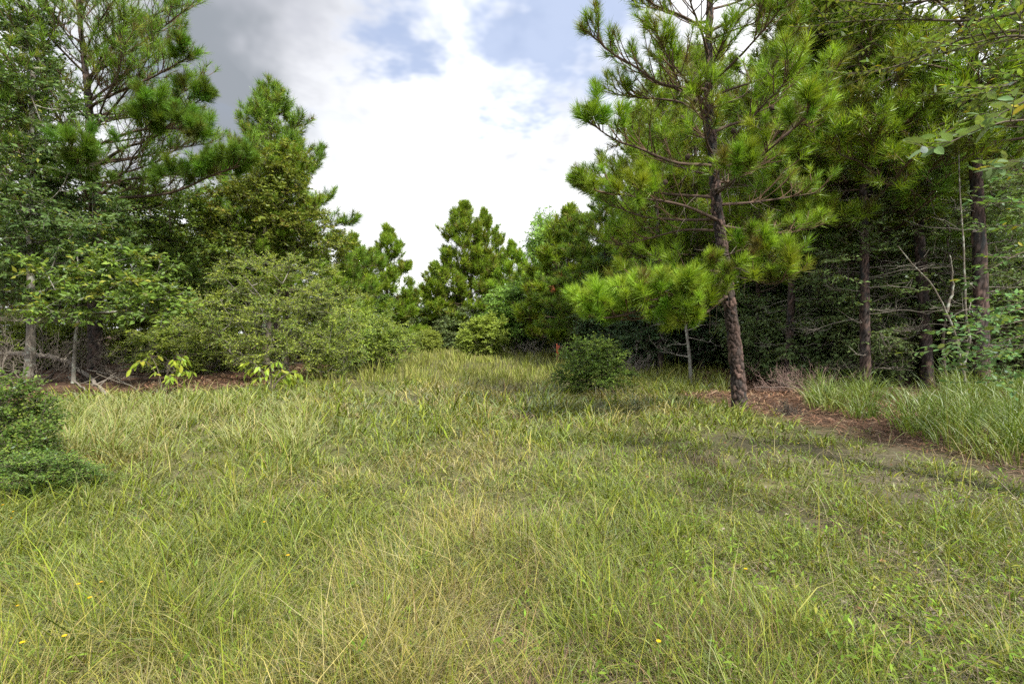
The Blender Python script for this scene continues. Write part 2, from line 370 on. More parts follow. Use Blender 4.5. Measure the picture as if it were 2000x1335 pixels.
def pine(name, label, loc, H, r0, base, prof, nl, seed, temps=None, twl=.75, ntw=9, group=None, lean=(0, 0), dead=0, pal=NEEDLES, size=1.0, rows=90, sides=14, sub=2, top_el=60, deadlen=1.6, limbs=(), azbias=None):
    """a pine: trunk with plated bark, limbs winding up the stem, needle tufts at the twig ends"""
    r = np.random.default_rng(seed); root = thing(name, label, 'pine tree', loc, group); temps = temps or TEMP_LOD
    zz = np.linspace(0, 1, 7)
    pts = np.stack([lean[0] * zz ** 1.2 + r.normal(0, .05, 7) * zz, lean[1] * zz ** 1.2 + r.normal(0, .05, 7) * zz, zz * H], -1); pts[0] = (0, 0, -.15)
    wm = MB(); path, rr = bark_trunk(wm, pts, r0 * (1.02 - zz) ** .8 + .012, sides, rows, r, cw=.07, chh=.2)
    wm.build('trunk', M_BARK, root, True)
    bm = MB(); dm = MB(); TP = []; TD = []
    trunk_at = lambda z: np.array([np.interp(z, path[:, 2], path[:, k]) for k in range(3)])
    az = r.uniform(0, 6.28); paths = []
    for k in range(nl):
        u = (k + r.uniform(.1, .9)) / nl; z = base + (H * .985 - base) * u; az += 2.4 + r.normal(0, .35)
        L = prof(u) * r.uniform(.72, 1.18); el = R(-8 + top_el * u ** 1.3 + r.normal(0, 8))
        paths.append((limb_path(r, trunk_at(z), az, el, L, 9, .22), L))
    for P in limbs:
        P = smooth_path(P, 9); paths.append((P, float(np.linalg.norm(P[-1] - P[0]))))
    for P, L in paths:
        tubes(bm, P, (.012 + .009 * L) * (1 - .82 * np.linspace(0, 1, 9)), 5, (.095, .07, .055))
        tw, tp, td = grow_limb(r, P, max(3, int(ntw * L / 2.2)), twl * min(1, .35 + L / 3), sub=sub)
        tubes(bm, tw[:, ::4], np.broadcast_to(np.array([.011, .007]) * size, (len(tw), 2)), 3, (.12, .085, .055))
        TP.append(tp); TD.append(td)
    TP.append(path[-1:]); TD.append(np.array([[0, 0, 1.]]))
    TP = np.concatenate(TP); TD = np.concatenate(TD); K = len(TP)
    cols = pick(r, pal, K, .22); old = pick(r, OLDN, K)
    swap = (r.random(K) < .12); cols[swap] = old[swap]
    fm = MB(); put_tufts(fm, temps, TP, TD, size * r.uniform(.8, 1.2, K), cols, r)
    bm.build('branches', M_TWIG, root); fm.build('crown', M_NEEDLE, root)
    if dead:
        for k in range(dead):
            z = r.uniform(1.0, base + 1.5); a = r.uniform(0, 6.28); L = r.uniform(.4, 1) * deadlen
            P = limb_path(r, trunk_at(z), a, R(r.uniform(-15, 25)), L, 9, r.uniform(-.25, .1), .12)
            tubes(dm, P, .012 * (1 - .75 * np.linspace(0, 1, 9)) * (.5 + L / 2), 4, (.19, .175, .155))
            tw, _, _ = grow_limb(r, P, 5, L * .45, t0=.25, sub=1, upb=-.1)
            tubes(dm, tw[:, ::2], np.broadcast_to(np.array([.006, .0045, .003]), (len(tw), 3)), 3, (.21, .195, .17))
        dm.build('dead_branches', M_DEAD, root)
    return root

def network(r, trunk, targets, tipr, maxr, bend=.2):
    """branches that join every leaf cluster to the stem; returns paths and radii"""
    nodes = [p for p in trunk]; par = [-1] + list(range(len(trunk) - 1)); paths = []
    order = np.argsort(np.min(np.linalg.norm(targets[:, None] - trunk[None], axis=2), 1))
    w = np.zeros(len(trunk) + 4 * len(targets)); Nn = np.zeros((len(w), 3)); Nn[:len(trunk)] = trunk; cnt = len(trunk)
    for k in order:
        p = targets[k]; A = Nn[:cnt]; d = np.linalg.norm(A - p, axis=1) + 1.2 * np.maximum(A[:, 2] - p[2] + .1, 0); i = int(np.argmin(d))
        q = A[i].copy(); m = (p + q) / 2 + np.array([0, 0, -bend * np.linalg.norm(p - q) * .5]) + r.normal(0, .07 * np.linalg.norm(p - q), 3)
        P = bez(q, m, p, 5); idx = [i]; last = i
        for s in (2, 3, 4): Nn[cnt] = P[s]; par.append(last); last = cnt; idx.append(cnt); cnt += 1
        paths.append((P, idx)); j = last
        while j >= 0: w[j] += 1; j = par[j]
    rad = np.minimum(tipr * np.maximum(w, 1) ** .52, maxr)
    PP = np.array([p for p, _ in paths]); RR = np.array([[min(rad[i[0]], rad[i[1]] * 1.15), rad[i[1]], rad[i[1]] * .95, rad[i[2]], rad[i[3]]] for _, i in paths])
    return PP, RR, rad[:len(trunk)]

def broadleaf(name, label, cat, loc, trunk, lobes, r0, leaf, pal, seed, group=None, cl_r=.45, twigs=5, per=8, up=.6, mat=None, bark=(.12, .10, .085), barkmat=None, stems=1, droop=0.0, aspect=.5, tipr=.006, flatten=.6, shell=.45, crown_name='crown', trunk_name='trunk', ddir=None, fork=None, extra=None):
    """a broadleaf tree or shrub: stem(s), branches to every cluster, leaves set along the twigs"""
    r = np.random.default_rng(seed); root = thing(name, label, cat, loc, group)
    C = []; O = []
    for (cx, cy_, cz, rx, ry, rz, n) in lobes:
        d = unit(r.normal(size=(n, 3))); rad = (shell + (1 - shell) * r.random(n) ** .5)[:, None] * r.uniform(.85, 1.12, (n, 1))
        C.append(np.array([cx, cy_, cz]) + d * rad * np.array([rx, ry, rz])); O.append(d)
    C = np.concatenate(C); O = np.concatenate(O); keep = C[:, 2] > .06; C = C[keep]; O = O[keep]; K = len(C)
    wm = MB(); tr = smooth_path(trunk, 14)
    PP, RR, rt = network(r, tr, C, tipr, r0 * .6)
    if stems == 1: tubes(wm, tr, np.maximum(r0 * (1.05 - np.linspace(0, 1, 14)) ** .7, np.minimum(rt, r0)) * (1 + .3 * np.exp(-np.arange(14) * 1.5)), 9, bark)
    else:
        for s in range(stems):
            e = C[r.integers(0, K)] * np.array([.6, .6, .8]); b = np.array([*r.normal(0, .12, 2), -.05])
            P = bez(b, (b + e) / 2 + np.array([0, 0, .25 * e[2]]), e, 9); tubes(wm, P, r0 * (1 - .7 * np.linspace(0, 1, 9)), 6, bark)
    tubes(wm, PP, RR, 3 if mat is M_SMALL else 4, bark)
    # twigs
    T = twigs; tb = np.repeat(C, T, 0); to = np.repeat(O, T, 0); n = len(tb)
    td = unit(to * .55 + r.normal(0, .75, (n, 3)) * np.array([1, 1, flatten]) + np.array([0, 0, .12 - droop])); tl = cl_r * r.uniform(.5, 1.25, (n, 1))
    te = tb + td * tl + np.array([0, 0, -.12 - droop * .5]) * tl; tm = tb + td * tl * .5
    nt_ = 2 if mat is M_SMALL else 3; TW = bez(tb, tm, te, nt_); tubes(wm, TW, np.broadcast_to(tipr * np.array([.75, .55, .3])[::3 - nt_ + (nt_ == 3)][:nt_], (n, nt_)), 3, np.array(bark) * 1.15)
    wm.build(trunk_name, barkmat or M_TWIG, root, True)
    m = n * per; f = np.tile((np.arange(per) + .6) / per, n)[:, None]; rp = lambda a: np.repeat(a, per, 0)
    pos = (1 - f) ** 2 * rp(tb) + 2 * f * (1 - f) * rp(tm) + f * f * rp(te)
    tt = unit(rp(te - tb)); sd = unit(np.cross(tt, [0, 0, 1.]) + 1e-6) * np.tile(np.where(np.arange(per) % 2, 1, -1), n)[:, None]
    ld = unit(.55 * tt + .8 * sd + r.normal(0, .35, (m, 3)) + np.array([0, 0, -droop])); nr = unit(np.array([0, 0, up]) + r.normal(0, .42, (m, 3)))
    base = np.repeat(np.repeat(pick(r, pal, K, .12), T, 0), per, 0); own = pick(r, pal, m, .22); mixk = r.random((m, 1)) < .5
    cols = np.where(mixk, own, base * r.uniform(.8, 1.2, (m, 1)))
    L = leaf * r.uniform(.6, 1.25, m)
    fm = MB(); put_leaves(fm, pos, ld, nr, L, L * aspect * r.uniform(.8, 1.2, m), cols)
    fm.build(crown_name, mat or M_LEAF, root)
    return root

# ------------------------------------------------------------------ grass and litter (nobody could count it)
def blades(mb, base, az, L, th0, th1, W, col, segs, r, tipcol=None):
    n = len(base); s = np.linspace(0, 1, segs + 1); th = th0[:, None] + (th1 - th0)[:, None] * s[None] ** 1.1
    h = np.stack([np.cos(az), np.sin(az), 0 * az], -1); tm = (th[:, :-1] + th[:, 1:]) / 2; l = (L / segs)[:, None]
    dz = np.cumsum(np.cos(tm) * l, 1); dh = np.cumsum(np.sin(tm) * l, 1)
    C = np.zeros((n, segs + 1, 3)); C[:, 1:] = dh[..., None] * h[:, None] + dz[..., None] * np.array([0, 0, 1.]); C += base[:, None]
    tw = r.uniform(-1.2, 1.2, n); sd = np.stack([-np.sin(az + tw), np.cos(az + tw), 0 * az], -1)
    ww = (W / 2)[:, None] * np.array([.75, 1, .8, .55, .35, .2][:segs] if segs > 3 else [.8, 1, .6][:segs])[None]
    Lf = C[:, :-1] - sd[:, None] * ww[..., None]; Rt = C[:, :-1] + sd[:, None] * ww[..., None]
    V = np.concatenate([np.stack([Lf, Rt], 2).reshape(n, -1, 3), C[:, -1:]], 1); nv = 2 * segs + 1
    o = (np.arange(n) * nv)[:, None]
    q = np.concatenate([o + np.array([[2 * k, 2 * k + 1, 2 * k + 3, 2 * k + 2]]) for k in range(segs - 1)]) if segs > 1 else None
    t = o + np.array([[2 * segs - 2, 2 * segs - 1, 2 * segs]])
    mb.add(V, {4: q, 3: t}, np.repeat(col, nv, 0))

STRAW = [(.52, .45, .17, 3), (.42, .39, .09, 4), (.33, .34, .055, 4), (.55, .50, .27, 2), (.24, .165, .08, 2)]
GREEN = [(.24, .33, .038, 4), (.175, .26, .032, 3), (.34, .38, .05, 3), (.24, .32, .10, 1), (.42, .40, .13, 1)]
SAGE = [(.24, .31, .13, 3), (.33, .38, .19, 2), (.19, .26, .08, 2)]
GOLD = [(.40, .42, .11, 4), (.34, .40, .085, 4), (.50, .47, .20, 3), (.27, .36, .06, 3)]
RUST = [(.28, .18, .10, 2), (.27, .18, .14, 2), (.40, .30, .17, 1.5), (.30, .30, .10, 1)]

SC = .67
STRAW, GREEN, SAGE, GOLD, RUST = ([(a * SC, b * SC, c * SC, w) for a, b, c, w in P_] for P_ in (STRAW, GREEN, SAGE, GOLD, RUST))
def make_grass():
    r = np.random.default_rng(5); total = 0
    K = 16300
    py = 650 + 30 + (1480 - 680) * r.random(K) ** 1.35; Y = CAMZ * 1000 / (py - 650); Y = np.minimum(Y * r.uniform(.93, 1.07, K), 47)
    X = r.uniform(-1.12, 1.12, K) * Y
    g1 = vnoise(X, Y, .8, 11); g2 = .55 * vnoise(X, Y, 1.4, 12) + .45 * vnoise(X, Y, .7, 15); g2 = np.clip((g2 - .5) * 1.5 + .5, 0, 1); g3 = vnoise(X, Y, .5, 13)
    el = field_edge_left(Y) - X; er = X - field_edge_right(Y)
    inside = (el < .5 * (g3 - .3)) & (er < .8 * (g3 - .55))
    bare = np.clip((X - .4) / 2.2, 0, 1) * np.clip((9.5 - Y) / 3, 0, 1)                # thin sward on the right foreground
    strip = np.abs(er + .25) < .22 + .3 * g1; strip &= (Y > 4.5) & (Y < 13)
    keep = inside & (r.random(K) > np.clip(.75 - 2.6 * vnoise(X, Y, .38, 16), 0, .75) * (Y < 7)) & (r.random(K) > bare * np.clip(.62 - 1.7 * g1, 0, .4)) & ~(strip & (r.random(K) < .92))
    X, Y, g1, g2, g3, bare = (a[keep] for a in (X, Y, g1, g2, g3, bare)); K = len(X)
    far = np.clip((Y - 13) / 6, 0, 1)
    # kind of tussock: 0 straw, 1 green, 2 sage, 3 gold (far), 4 rust
    sc = np.stack([.30 + .80 * (1 - g2) - bare * .7, .45 + 1.0 * g2 + bare * .55 + .25 * np.clip((-X - 2) / 3, 0, 1), .16 + .42 * np.exp(-((Y - 11) / 2.5) ** 2) + 0 * X, far * 3.2, .10 + .55 * np.clip(vnoise(X, Y, 1.0, 17) - .50, 0, 1) * 4], -1)
    kind = np.argmax(np.log(np.maximum(sc, 1e-3)) + r.gumbel(size=sc.shape) * .30, 1)
    pals = [STRAW, GREEN, SAGE, GOLD, RUST]
    hl = np.array([.34, .26, .38, .42, .24])[kind] * (1 + .35 * np.clip((Y - 6) / 3, 0, 1) * (Y < 14)) * np.where(r.random(K) < .07, 1.6, 1) * (.35 + 1.1 * g3) * (1 - .25 * bare * (kind == 1)) * (1 - .15 * bare)
    lean_az = r.uniform(0, 2 * np.pi, K) * .5 + 2.2 * vnoise(X, Y, 3, 14) * 3.1; nb = np.where(Y < 4, 17, np.where(Y < 9, 14, np.where(Y < 13, 17, 19))) + r.integers(-3, 4, K)
    ci = np.repeat(np.arange(K), nb); n = len(ci); YY = Y[ci]; kk = kind[ci]
    spread = np.where(YY < 6, .06, np.minimum(.06 + .012 * (YY - 6), .3))
    off = r.normal(0, 1, (n, 2)) * spread[:, None]; bx = X[ci] + off[:, 0]; by = YY + off[:, 1]
    base = np.stack([bx, by, gh(bx, by) - .01], -1)
    az = np.arctan2(off[:, 1], off[:, 0]) + r.normal(0, .6, n); la = lean_az[ci]; m = r.random(n) < .25; az[m] = la[m] + r.normal(0, .7, m.sum())
    L = hl[ci] * r.uniform(.45, 1.25, n); th0 = np.abs(r.normal(.55, .45, n)); th1 = th0 + np.abs(r.normal(1.35, .8, n)) + .5 * (kk == 0)
    f = kk == 3; th0[f] *= .4; th1[f] = th0[f] + np.abs(r.normal(.4, .3, f.sum()))
    th1 = np.minimum(th1, 2.9)
    W = np.maximum(.0034, np.where(YY > 13, .0012, np.where(YY > 7, .0015, .00125)) * YY) * r.uniform(.6, 1.3, n) * np.where((kk == 1) & (r.random(n) < .3), 1.9, 1)
    col = np.zeros((n, 3)); cc = np.zeros((K, 3))
    for k, p in enumerate(pals):
        a = kk == k; col[a] = pick(r, p, a.sum(), .22); b = kind == k; cc[b] = pick(r, p, b.sum(), .15)
    col = .7 * col + .3 * cc[ci]; col = col * r.uniform(.45, 1.45, (n, 1))
    mb = MB(); nr_ = YY < 4.6
    for sel, sg in ((nr_, 3), (~nr_, 2)):
        blades(mb, base[sel], az[sel], L[sel], th0[sel], th1[sel], W[sel], col[sel], sg, r)
    # thin dead stems and seed stalks that rise or lie over the sward
    n2 = 2600; py = 680 + 700 * r.random(n2) ** 1.2; Y2 = np.minimum(CAMZ * 1000 / (py - 650), 46); X2 = r.uniform(-1.1, 1.1, n2) * Y2
    ok = (X2 > field_edge_left(Y2)) & (X2 < field_edge_right(Y2) - .3); X2 = X2[ok]; Y2 = Y2[ok]; n2 = len(X2)
    th = np.abs(r.normal(.6, .5, n2)); th[Y2 > 14] *= .4
    blades(mb, np.stack([X2, Y2, gh(X2, Y2)], -1), r.uniform(0, 6.28, n2), r.uniform(.25, .55, n2), th, th + r.uniform(.2, 1.3, n2), np.maximum(.0028, .0010 * Y2), pick(r, STRAW, n2, .3), 3, r)
    o = mb.build('grass', M_GRASS); tag(o, 'rough field of straw and green grass across the whole clearing', 'grass', kind='stuff')
    # thatch: fine dead blades lying flat
    n3 = 17000; py = 700 + 720 * r.random(n3); Y3 = CAMZ * 1000 / (py - 650); X3 = r.uniform(-1.1, 1.1, n3) * Y3
    ok = (X3 > field_edge_left(Y3)) & (X3 < field_edge_right(Y3) + .4); X3 = X3[ok]; Y3 = Y3[ok]; n3 = len(X3)
    mb = MB(); blades(mb, np.stack([X3, Y3, gh(X3, Y3) + r.uniform(0, .05, n3)], -1), r.uniform(0, 6.28, n3), r.uniform(.1, .3, n3), r.normal(1.45, .12, n3), r.normal(1.6, .2, n3), np.maximum(.004, .0014 * Y3), pick(r, [(.15, .12, .075, 3), (.24, .20, .13, 2), (.08, .06, .04, 3)], n3, .3), 2, r)
    tag(mb.build('thatch', M_LITTER), 'matted dead grey-brown thatch lying beneath the field grass', 'thatch', kind='stuff')

def make_weeds():
    r = np.random.default_rng(9); n = 900; py = 820 + 580 * r.random(n); Y = 1500 / (py - 650); X = r.uniform(-1.05, 1.08, n) * Y
    ok = (X > field_edge_left(Y) + .5) & (X < field_edge_right(Y) - .1) & (r.random(n) < .25 + .75 * np.clip((X - .2) / 1.5, 0, 1)); X = X[ok]; Y = Y[ok]; n = len(X)
    mb = MB(); m = 11; ci = np.repeat(np.arange(n), m); h = r.uniform(.05, .22, n)[ci] * np.tile((np.arange(m) + 1) / m, n); a = r.uniform(0, 6.28, n * m); el = r.normal(.35, .3, n * m)
    d = np.stack([np.cos(a) * np.cos(el), np.sin(a) * np.cos(el), np.sin(el)], -1); x = X[ci] + r.normal(0, .03, n * m); y = Y[ci] + r.normal(0, .03, n * m); L = r.uniform(.03, .065, n * m)
    put_leaves(mb, np.stack([x, y, gh(x, y) + h], -1), d, unit(np.array([0, 0, 1.]) + r.normal(0, .3, (n * m, 3))), L, L * .24, np.repeat(pick(r, [(.13, .235, .03, 4), (.18, .28, .04, 3), (.25, .27, .05, 1)], n, .2), m, 0) * r.uniform(.7, 1.3, (n * m, 1)))
    tag(mb.build('weeds', M_LEAF), 'low bright green leafy weeds scattered over the right foreground', 'weeds', kind='stuff')
def make_tall_grass():
    r = np.random.default_rng(6)
    def patch(name, label, centers, L, W, pal, nb, segs=5):
        mb = MB()
        for (x, y, s) in centers:
            n = int(nb * s); off = r.normal(0, .11 * s ** .5, (n, 2)); b = np.stack([x + off[:, 0], y + off[:, 1], gh(x + off[:, 0], y + off[:, 1])], -1)
            az = np.arctan2(off[:, 1], off[:, 0]) + r.normal(0, .8, n); th0 = np.abs(r.normal(.15, .15, n)); th1 = th0 + np.abs(r.normal(1.55, .7, n))
            blades(mb, b, az, L * s ** .5 * r.uniform(.5, 1.2, n), th0, np.minimum(th1, 2.7), W * r.uniform(.6, 1.3, n), .6 * pick(r, pal, n, .2) + .4 * pick(r, pal, 1, .1), segs, r)
        tag(mb.build(name, M_GRASS), label, 'grass', kind='stuff')
    cs = []
    while len(cs) < 120:
        px = r.uniform(1590, 2080); py = r.uniform(770, 900); Y = 1500 / (py - 650); x = (px - 1000) / 1000 * Y
        if x > field_edge_right(Y) + .55 + .3 * r.random() and Y > 5.2: cs.append((x, Y, r.uniform(.5, 1.3)))
    cs += [(on_ground(px, Y)[0], Y, s) for px, Y, s in ((1880, 6.3, 1.5), (1860, 6.6, 1.3), (1950, 6.0, 1.4), (1790, 7.4, 1.3), (1700, 8.6, 1.2), (1990, 5.6, 1.3))]
    patch('tall_grass', 'tall arching bright green grass along the dark woods edge', cs, .70, .012, [(.125, .20, .028, 4), (.175, .24, .038, 3), (.085, .14, .026, 3), (.27, .26, .11, 1)], 44)
    cs = []
    while len(cs) < 130:
        px = r.uniform(110, 600); py = r.uniform(785, 905); Y = 1500 / (py - 650); x = (px - 1000) / 1000 * Y
        if vnoise(x, Y, 1.2, 21) > .38: cs.append((x, Y, r.uniform(.4, 1.1)))
    patch('wide_blade_grass', 'wide-bladed pale green grass below the pine straw bank', cs, .60, .012, [(.23, .28, .07, 4), (.33, .32, .14, 3), (.16, .23, .05, 3), (.34, .26, .13, 1)], 36)
    cs = []
    while len(cs) < 60:
        px = r.uniform(1190, 1420); py = r.uniform(718, 770); Y = 1500 / (py - 650); x = (px - 1000) / 1000 * Y; cs.append((x, Y, r.uniform(.4, 1.0)))
    patch('yellow_grass', 'yellow-green grass between the vine bush and the tall pine', cs, .60, .016, [(.24, .28, .05, 4), (.19, .25, .04, 3), (.28, .27, .08, 1)], 30, 3)

def make_litter():
    r = np.random.default_rng(8); n = 46000
    n = 110000; X = r.uniform(-17, 12, n); Y = r.uniform(4.5, 22, n); e = np.maximum(field_edge_left(Y) + .4 - X, X - field_edge_right(Y) + .3 + .2 * vnoise(X, Y, .6, 31))
    ok = (e > 0) & (e < 3.5) & (np.abs(X) < Y * 1.1); X = X[ok]; Y = Y[ok]; n = len(X); mb = MB()
    blades(mb, np.stack([X, Y, gh(X, Y) + r.uniform(.0, .045, n)], -1), r.uniform(0, 6.28, n), r.uniform(.12, .26, n), r.normal(1.42, .2, n), r.normal(1.6, .3, n), np.maximum(.006, .0019 * Y), pick(r, [(.165, .085, .05, 4), (.23, .135, .08, 2.5), (.08, .046, .032, 4), (.30, .22, .14, 1.5)], n, .45), 2, r)
    tag(mb.build('pine_straw', M_LITTER), 'reddish fallen pine needles along both edges of the clearing', 'pine straw', kind='stuff')
    # scraps of dead leaf on the bare soil at the right
    n = 2300; py = r.uniform(860, 1400, n); Y = 1500 / (py - 650); X = r.uniform(.15, 1.1, n) * Y; X[:500] = r.uniform(-13, -5, 500); Y[:500] = r.uniform(11, 19, 500); ok = (X < field_edge_right(Y) + .4) & ((X > 0) | (X < field_edge_left(Y) + .4)); X = X[ok]; Y = Y[ok]; n = len(X)
    mb = MB(); a = r.uniform(0, 6.28, n); L = r.uniform(.02, .055, n) * np.maximum(1, Y / 7)
    put_leaves(mb, np.stack([X, Y, gh(X, Y) + .012 + .02 * r.random(n)], -1), np.stack([np.cos(a), np.sin(a), r.normal(0, .15, n)], -1), unit(np.array([0, 0, 1.]) + r.normal(0, .3, (n, 3))), L, L * .6, pick(r, [(.17, .15, .12, 3), (.13, .095, .065, 4), (.25, .22, .18, 1), (.19, .11, .06, 1.5)], n, .25))
    tag(mb.build('leaf_litter', M_LITTER), 'scraps of grey-brown dead leaf on the bare soil', 'leaf litter', kind='stuff')
make_grass(); make_tall_grass(); make_litter(); make_weeds()
print('grass', time.time() - T0)

# ------------------------------------------------------------------ the two pines one can read tuft by tuft
def hero_pine(label, Y, trunk_px, rad, limbs_px, nrand, zr, seed, n_obj, tl, ntw, size, pal, rand_len, tsides=48, trows=480, nfar=80, sub_=1):
    r = np.random.default_rng(seed)
    W = np.array([at(px, py, Y + dy) for px, py, dy in trunk_px]); loc = W[0].copy(); loc[2] = gh(loc[0], loc[1]); root = thing('pine_tree', label, 'pine tree', loc)
    tp = W - loc; tp[0, 2] = -.2
    wm = MB(); path, rr = bark_trunk(wm, tp, rad, tsides, trows, r, cw=.055, chh=.15, depth=.03); wm.build('trunk', M_BARK, root, True)
    trunk_at = lambda z: np.array([np.interp(z, path[:, 2], path[:, k]) for k in range(3)])
    paths = [smooth_path(np.array([at(px, py, Y + dy) for px, py, dy in L]) - loc, 14) for L in limbs_px]
    az = 0
    for k in range(nrand):
        az += 2.4 + r.normal(0, .3); z = zr[0] + (zr[1] - zr[0]) * (k + r.random()) / nrand; u = k / nrand
        paths.append(limb_path(r, trunk_at(z), az, R(5 + 40 * u), rand_len * (1 - .6 * u) * r.uniform(.7, 1.2), 14, .25))
    TP = []; TD = []; BR = []; BI = []
    for P in paths:
        L = float(np.linalg.norm(np.diff(P, axis=0), axis=1).sum()); bm = MB()
        i0 = np.argmin(np.linalg.norm(path - P[0], axis=1)); P[0] = path[i0]
        tubes(bm, P, (.010 + .0085 * L) * (1 - .8 * np.linspace(0, 1, 14)), 8, (.10, .072, .058))
        tw, p, d = grow_limb(r, P, max(5, int(ntw * L / 2.2)), tl * min(1, .5 + L / 5), t0=.25, sub=sub_)
        tubes(bm, tw, np.broadcast_to(np.array([.011, .010, .009, .008, .007]), (len(tw), 5)), 5, (.125, .085, .055))
        for k in range(3):                                   # bare dead twigs near the stem
            q = P[r.integers(1, 6)]; e = q + unit(r.normal(size=3) + np.array([0, 0, -.3])) * r.uniform(.25, .7)
            tubes(bm, bez(q, (q + e) / 2 + r.normal(0, .06, 3), e, 5), np.array([.008, .006, .005, .004, .003]), 4, (.15, .13, .11))
        BI += [len(BR)] * len(p); BR.append(bm.build('branch', M_TWIG, root, True)); TP.append(p); TD.append(d)
    TP = np.concatenate(TP); TD = np.concatenate(TD); K = len(TP)
    if K > 0:
        dist = np.linalg.norm(TP + loc - np.array([0, 0, CAMZ]), axis=1); P = TP + loc
        px = 1000 + 1000 * P[:, 0] / P[:, 1]; pz = 650 - 1000 * (P[:, 2] - CAMZ) / P[:, 1]
        vis = (px > -30) & (px < 2030) & (pz > -30); order = np.argsort(dist + np.where(vis, 0, 100)); big = order[:n_obj]; rest = order[n_obj:]
        cols = pick(r, pal, K, .2); old = pick(r, OLDN, K); inn = r.random(K) < .14; cols[inn] = old[inn]
        sz = size * r.uniform(.62, 1.25, K); Q = frames(TD, r)
        templ = []
        for k in range(8):
            V, F, cj = tuft_template(np.random.default_rng(200 + seed * 10 + k), 190, .25, .17, .0066, 2)
            m = MB(); m.add(V, F, pick(r, pal if k < 6 else OLDN, 1, .1) * cj); templ.append(m.mesh('needle_tuft', M_TUFT))
        for i in big:
            o = bpy.data.objects.new('needle_tuft', templ[r.integers(6, 8) if inn[i] else r.integers(0, 6)]); COL.objects.link(o); o.parent = BR[BI[i]]
            o.matrix_local = Matrix.Translation(TP[i]) @ Matrix(Q[i].tolist()).to_4x4() @ Matrix.Scale(float(sz[i]), 4)
        if len(rest):
            tm = [tuft_template(np.random.default_rng(300 + k), nfar, .25, .18, .010) for k in range(5)]
            fm = MB(); put_tufts(fm, tm, TP[rest], TD[rest], sz[rest], cols[rest], r); o = fm.build('far_needle_tufts', M_NEEDLE, root); o['kind'] = 'stuff'
    return root, path, loc

hero, hpath, hloc = hero_pine('tall leaning pine with dark plated trunk, standing alone before the right woods', 9.8,
    [(1447, 806, 0), (1437, 700, 0), (1424, 590, .05), (1410, 480, .1), (1398, 380, .1), (1393, 310, .1), (1385, 200, .05), (1384, 90, 0), (1388, -40, 0), (1392, -200, 0), (1395, -330, 0)],
    [.136, .120, .109, .101, .093, .084, .072, .06, .048, .034, .02],
    [[(1392, 322, 0), (1320, 318, -.3), (1250, 290, -.6), (1195, 270, -.8), (1135, 225, -1.0)],
     [(1385, 175, 0), (1295, 165, -.2), (1240, 130, -.3), (1190, 100, -.3), (1150, 62, -.4)],
     [(1388, 240, 0), (1330, 200, .4), (1240, 190, .7), (1170, 178, .8)],
     [(1384, 60, 0), (1330, 30, -.3), (1270, 5, -.5), (1240, -30, -.6)],
     [(1395, 385, 0), (1320, 380, .5), (1230, 370, .9), (1140, 335, 1.1)],
     [(1402, 430, 0), (1330, 400, -.4), (1240, 385, -.9), (1150, 370, -1.2)],
     [(1402, 450, 0), (1330, 450, .6), (1250, 470, 1.0), (1190, 480, 1.2)],
     [(1416, 560, 0), (1350, 580, -.5), (1270, 600, -1.0), (1190, 620, -1.4), (1140, 612, -1.6)],
     [(1416, 565, 0), (1370, 590, -.3), (1310, 600, -.5), (1240, 625, -.6), (1180, 610, -.7)],
     [(1414, 556, 0), (1360, 560, -.8), (1300, 580, -1.3), (1250, 590, -1.6)],
     [(1418, 578, 0), (1390, 602, -.7), (1350, 630, -1.2), (1320, 625, -1.5)], [(1412, 535, 0), (1460, 545, -.6), (1510, 555, -1.0), (1545, 540, -1.2)], [(1408, 505, 0), (1445, 490, -.7), (1490, 485, -1.2)],
     [(1410, 530, 0), (1340, 530, .3), (1270, 550, .6), (1205, 560, .8)],
     [(1412, 548, 0), (1400, 560, -.6), (1370, 575, -1.2), (1335, 570, -1.6)],
     [(1393, 335, 0), (1480, 300, -.2), (1550, 250, -.4), (1600, 200, -.5), (1625, 140, -.6)],
     [(1386, 190, 0), (1440, 170, -.3), (1495, 150, -.5), (1530, 100, -.6), (1560, 60, -.7)],
     [(1400, 400, 0), (1470, 395, .3), (1540, 385, .6), (1600, 375, .8)],
     [(1410, 520, 0), (1450, 525, -.5), (1500, 520, -.9), (1545, 500, -1.2)],
     [(1403, 440, 0), (1470, 450, .3), (1540, 455, .6), (1590, 440, .8)],
     [(1388, 260, 0), (1440, 240, .5), (1510, 230, .8), (1590, 250, 1)],
     [(1384, 80, 0), (1430, 60, -.4), (1480, 40, -.8), (1500, 0, -1)],
     [(1384, 20, 0), (1450, 0, .3), (1520, -40, .5)],
     [(1390, 300, 0), (1380, 275, -.6), (1372, 225, -1.1), (1366, 170, -1.4)],
     [(1396, 370, 0), (1420, 360, -.8), (1440, 330, -1.5)],
     [(1386, 130, 0), (1400, 110, -.7), (1420, 60, -1.2)],
     [(1387, 220, 0), (1350, 170, -.6), (1310, 120, -1.0), (1290, 80, -1.2)]],
    26, (3.6, 11.0), 3, 300, .68, 17, .90, BRIGHT, 2.5, nfar=56)

